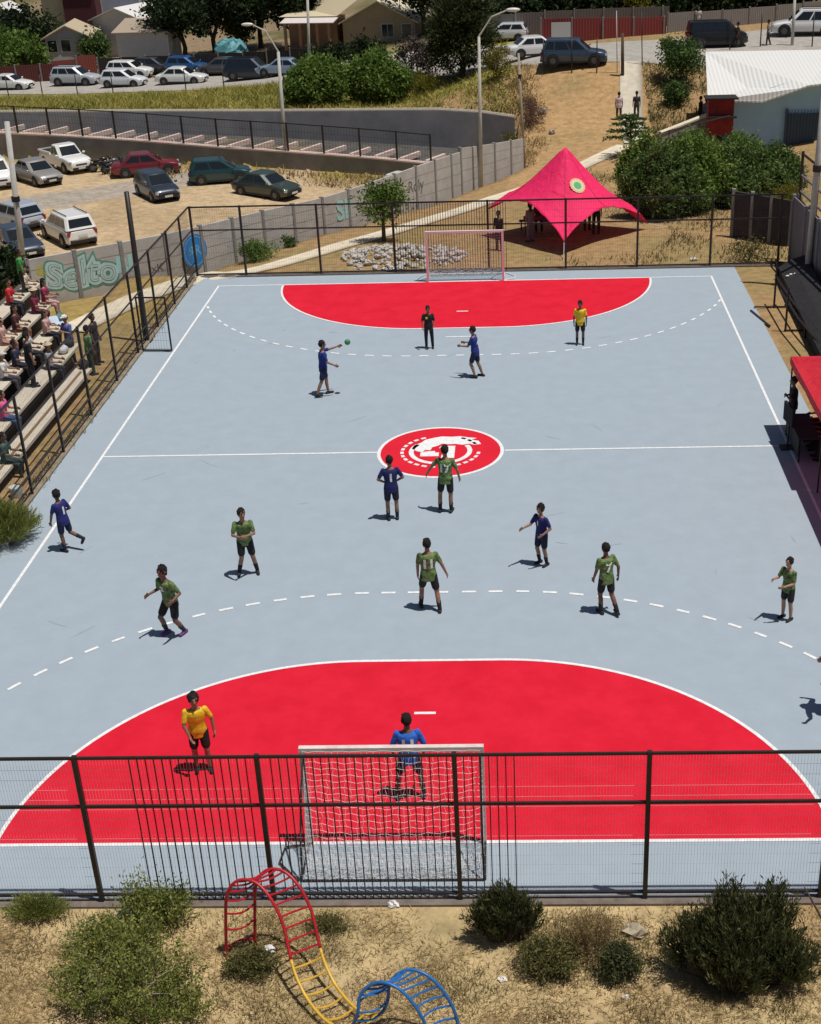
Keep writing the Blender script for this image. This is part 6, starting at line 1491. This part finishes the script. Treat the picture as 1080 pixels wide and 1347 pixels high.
# things lying on the bleacher
tw_ = thing('towel', 'pale blue towel draped over the end of the bleacher beside the seated group', 'towel', seat(2, 76)); q = seat(2, 78)
V_ = []; 
for i in range(9):
    for j in range(9): V_.append((q[0]-.28+.62*i/8, q[1]-.35+.7*j/8, q[2]+.035+(.012*math.sin(i*1.7+j))-(0 if i < 6 else (i-5)*.13)+.22*max(0, math.sin(j*.4+.3))*(i < 4)))
part('cloth', MB().add(V_, [(i*9+j, i*9+j+1, (i+1)*9+j+1, (i+1)*9+j) for i in range(8) for j in range(8)]), mat('towel_blue', (.42, .52, .66), .9, col2=(.60, .66, .74), scale=3), tw_, True)
for i, (k, px, c, lab) in enumerate([(1, 84, (.62, .62, .64), 'crumpled white bag on the lowest free slab of the bleacher'), (1, 92, (.03, .035, .05), 'dark rucksack at the end of the bleacher slab'), (2, 80, (.10, .22, .20), 'dark green bag on the bleacher next to the pale blue towel'), (0, 111, (.02, .02, .025), 'black bag at the end of the lowest bench of the bleacher')]):
    q = seat(k, px); b_ = MB().ell((0, 0, .13), (.17, .2, .16), None, 14, 9); g = np.random.default_rng(i); b_.v = [tuple(np.array(v)*[1, 1, 1]+g.normal(size=3)*.012) for v in b_.v]; b_.v = [(a, b, max(c_, .002)) for a, b, c_ in b_.v]
    r = thing('bag', lab, 'bag', q); b_.build('bag_body', cloth(c), r, None, True); MB().tube([(-.08, 0, .26), (-.05, 0, .36), (.05, 0, .36), (.08, 0, .26)], .012, 6).build('handle', cloth(c), r)
# white bucket / sack by the fence
q = Z(35, 652); bk = MB().tube([(0, 0, 0), (0, 0, .28), (0, 0, .29), (0, 0, .10)], [.15, .18, .165, .13], 18).build('bucket', mat('pale_plastic', (.55, .60, .58), .6)); bk.location = (-11.75, q[1], 0.0); tag(bk, 'pale plastic bucket at the foot of the left fence', 'bucket')
# dark-leaved tree and roof at the far left behind the bleacher
tree('tree', 'dark tree crown at the left edge behind the bleacher', 'tree', dt(4, 412, 33.2), 2.6, 1.1, .22, L_dark, 4500, None, 80, .22, .1, 130)

# ================================================================== WALKERS AND STREET PEOPLE
def walker(label, px, py, face, sh_c, sc_, **q): p_ = gt(px, py); return person(label, p_, face, dict(ll=((.05, .2, -1), (0, .05, -1)), rl=((.05, -.1, -1), (0, -.35, -1))), 1.72, (sh_c,), sc_, 1, long=True, vox=.013, group='people walking up the slope and street', **q)
walker('walker in a pale pink shirt and dark trousers going up the slope', 814, 158, 5, (.62, .48, .52), (.035, .035, .045))
walker('walker in dark clothes going up the stair path', 837, 157, 0, (.03, .035, .03), (.03, .04, .03))
walker('person in dark clothes standing beside the black van', 970, 63, 90, (.03, .025, .025), (.02, .02, .02))
walker('person in black and white walking in front of the white crossover at the top right', 1010, 60, 80, (.30, .28, .28), (.03, .03, .03))
walker('person in lilac standing by the red stall', 928, 166, 30, (.22, .2, .32), (.03, .03, .05))
walker('person in black standing by the red stall', 921, 164, 60, (.02, .02, .022), (.02, .02, .02))
walker('person in a pale top at the fence behind the black van', 918, 40, 180, (.5, .5, .5), (.1, .12, .2))

# ================================================================== CLIMBING FRAME
M_cr = mat('climber_red', (.42, .012, .022), .4, var=.2, scale=5); M_cy = mat('climber_yellow', (.68, .42, .05), .4, var=.15, scale=5); M_cb = mat('climber_blue', (.02, .14, .42), .4, var=.2, scale=5)
cf = thing('climbing_frame', 'curved ladder climbing frame with red hump, yellow valley and blue hump on dry grass', 'climbing frame', (-2.0, -3.2, 0))
cA = [tuple(Z(a, b, c)) for a, b, c in [(298, 1262, -.06), (297, 1215, .65), (298, 1180, 1.2), (306, 1163, 1.43), (320, 1157, 1.5), (338, 1162, 1.47), (356, 1182, 1.3), (371, 1212, 1.0), (379, 1245, .7), (388, 1280, .42), (405, 1315, .2), (432, 1345, .12), (458, 1352, .18), (470, 1335, .5), (473, 1312, .8), (485, 1297, 1.0), (503, 1292, 1.08), (525, 1301, 1.02), (545, 1322, .8), (560, 1350, .45), (568, 1390, -.06)]]
NW = np.array([.42, .24, 0.0])
def spline(P, n=6):
    P = [np.array(p) for p in P]; out = []
    for i in range(len(P)-1):
        p0, p1, p2, p3 = P[max(i-1, 0)], P[i], P[i+1], P[min(i+2, len(P)-1)]
        for k in range(n):
            t = k/n; out.append(.5*((2*p1)+(-p0+p2)*t+(2*p0-5*p1+4*p2-p3)*t*t+(-p0+3*p1-3*p2+p3)*t**3))
    out.append(P[-1]); return out
sa = spline(cA)
cut = [0, 48, 68, len(sa)-1]
for nm, m, i0, i1 in (('red_section', M_cr, 0, 51), ('yellow_section', M_cy, 51, 74), ('blue_section', M_cb, 74, len(sa)-1)):
    for off in (0, 1): part(nm.replace('section', 'side_rail'), MB().tube([tuple(p+NW*off) for p in sa[i0:i1+1]], .026, 8, True), m, cf, True)
    for i in range(i0+2, i1, 3):
        p = sa[i]; d_ = sa[min(i+1, len(sa)-1)]-sa[i-1]; d_ /= np.linalg.norm(d_); nn = np.cross(d_, NW/np.linalg.norm(NW)); nn *= (1 if nn[2] < 0 else -1)
        bow = nn*.10
        part(nm.replace('section', 'rung'), MB().tube([tuple(p+NW*t+bow*math.sin(pi*t)) for t in np.linspace(0, 1, 7)], .017, 6), m, cf)

# ================================================================== STONES AND LITTER
g = np.random.default_rng(77); M_stone = mat('rubble', (.40, .38, .35), .95, col2=(.62, .60, .57), scale=2.0)
mb = MB(); ctr = Z(525, 340); 
for i in range(520):
    xx, yy = (lambda q: (q[0], q[1]))(Z(g.uniform(450, 625), g.uniform(318, 362), 0)); xx += g.normal()*.1
    e = ((xx-ctr[0])/3.0)**2+((yy-38.6)/2.2)**2
    if e > 1 or yy < 36.4: continue
    s = g.uniform(.06, .17); M = Matrix.Rotation(g.uniform(0, 6), 3, 'Z') @ Matrix.Rotation(g.uniform(-.6, .6), 3, 'X'); k0 = len(mb.v)
    mb.ell((xx, yy, T(xx, yy)+s*.25+.30*max(0, 1-e)*g.random()), (s, s*g.uniform(.6, .9), s*g.uniform(.45, .75)), M, 7, 5)
    for j in range(k0, len(mb.v)): mb.v[j] = tuple(np.array(mb.v[j])+g.normal(size=3)*s*.13)
tag(mb.build('rubble', M_stone), kind='stuff')
def litter(label, px, py, r, c, seed, flat_=.45):
    g = np.random.default_rng(seed); q = gt(px, py); b_ = MB().ell((0, 0, r*flat_), (r, r*.75, r*flat_), None, 10, 7); b_.v = [tuple(np.array(v)+g.normal(size=3)*r*.16) for v in b_.v]
    o_ = b_.build('litter', mat('litter', c, .7, var=.15, scale=8)); o_.location = q; tag(o_, label, 'litter')
litter('crumpled blue plastic bag among the green weeds by the near fence', 163, 1207, .13, (.16, .32, .55), 1)
litter('white scrap of paper by the fence left of the small evergreen shrub', 518, 1192, .10, (.75, .74, .72), 2)
litter('white paper cup on the dry grass below the small evergreen shrub', 661, 1290, .07, (.78, .76, .70), 3)
litter('small white scrap on the dry grass right of the low weeds', 823, 1313, .05, (.78, .76, .70), 4)
litter('white plastic scrap beside the red leg of the climbing frame', 354, 1252, .11, (.72, .72, .70), 5)
litter('pale stone slab beside the big evergreen shrub', 836, 1228, .19, (.40, .34, .25), 6, .3)
litter('small dark glove lying near the left side line', 129, 562, .10, (.05, .05, .07), 7, .3)
litter('pale rock on the dirt slope by the dead bush', 714, 150, .30, (.5, .47, .42), 8, .6)
litter('white scrap on the dirt near the right end of the far fence', 912, 343, .16, (.7, .68, .64), 9, .4)
litter('pale rock below the dead bush on the slope', 726, 176, .22, (.5, .45, .38), 10, .6)

# ================================================================== join the people's bodies into continuous skins
bpy.context.view_layer.update(); dg = bpy.context.evaluated_depsgraph_get()
for o_, paint_ in PEND:
    m2 = bpy.data.meshes.new_from_object(o_.evaluated_get(dg)); old = o_.data; o_.modifiers.clear(); o_.data = m2
    bpy.data.meshes.remove(old)
    m2.polygons.foreach_set('use_smooth', [True]*len(m2.polygons))
    if paint_:
        nP = len(m2.polygons); ce = np.empty(nP*3); m2.polygons.foreach_get('center', ce); ce = ce.reshape(-1, 3); mi = np.zeros(nP, np.int32)
        for k, (pts, r, m) in enumerate(paint_):
            m2.materials.append(m)
            for p in pts: mi[np.linalg.norm(ce-np.array(p)[None], axis=1) < r] = k+1
        m2.polygons.foreach_set('material_index', mi)
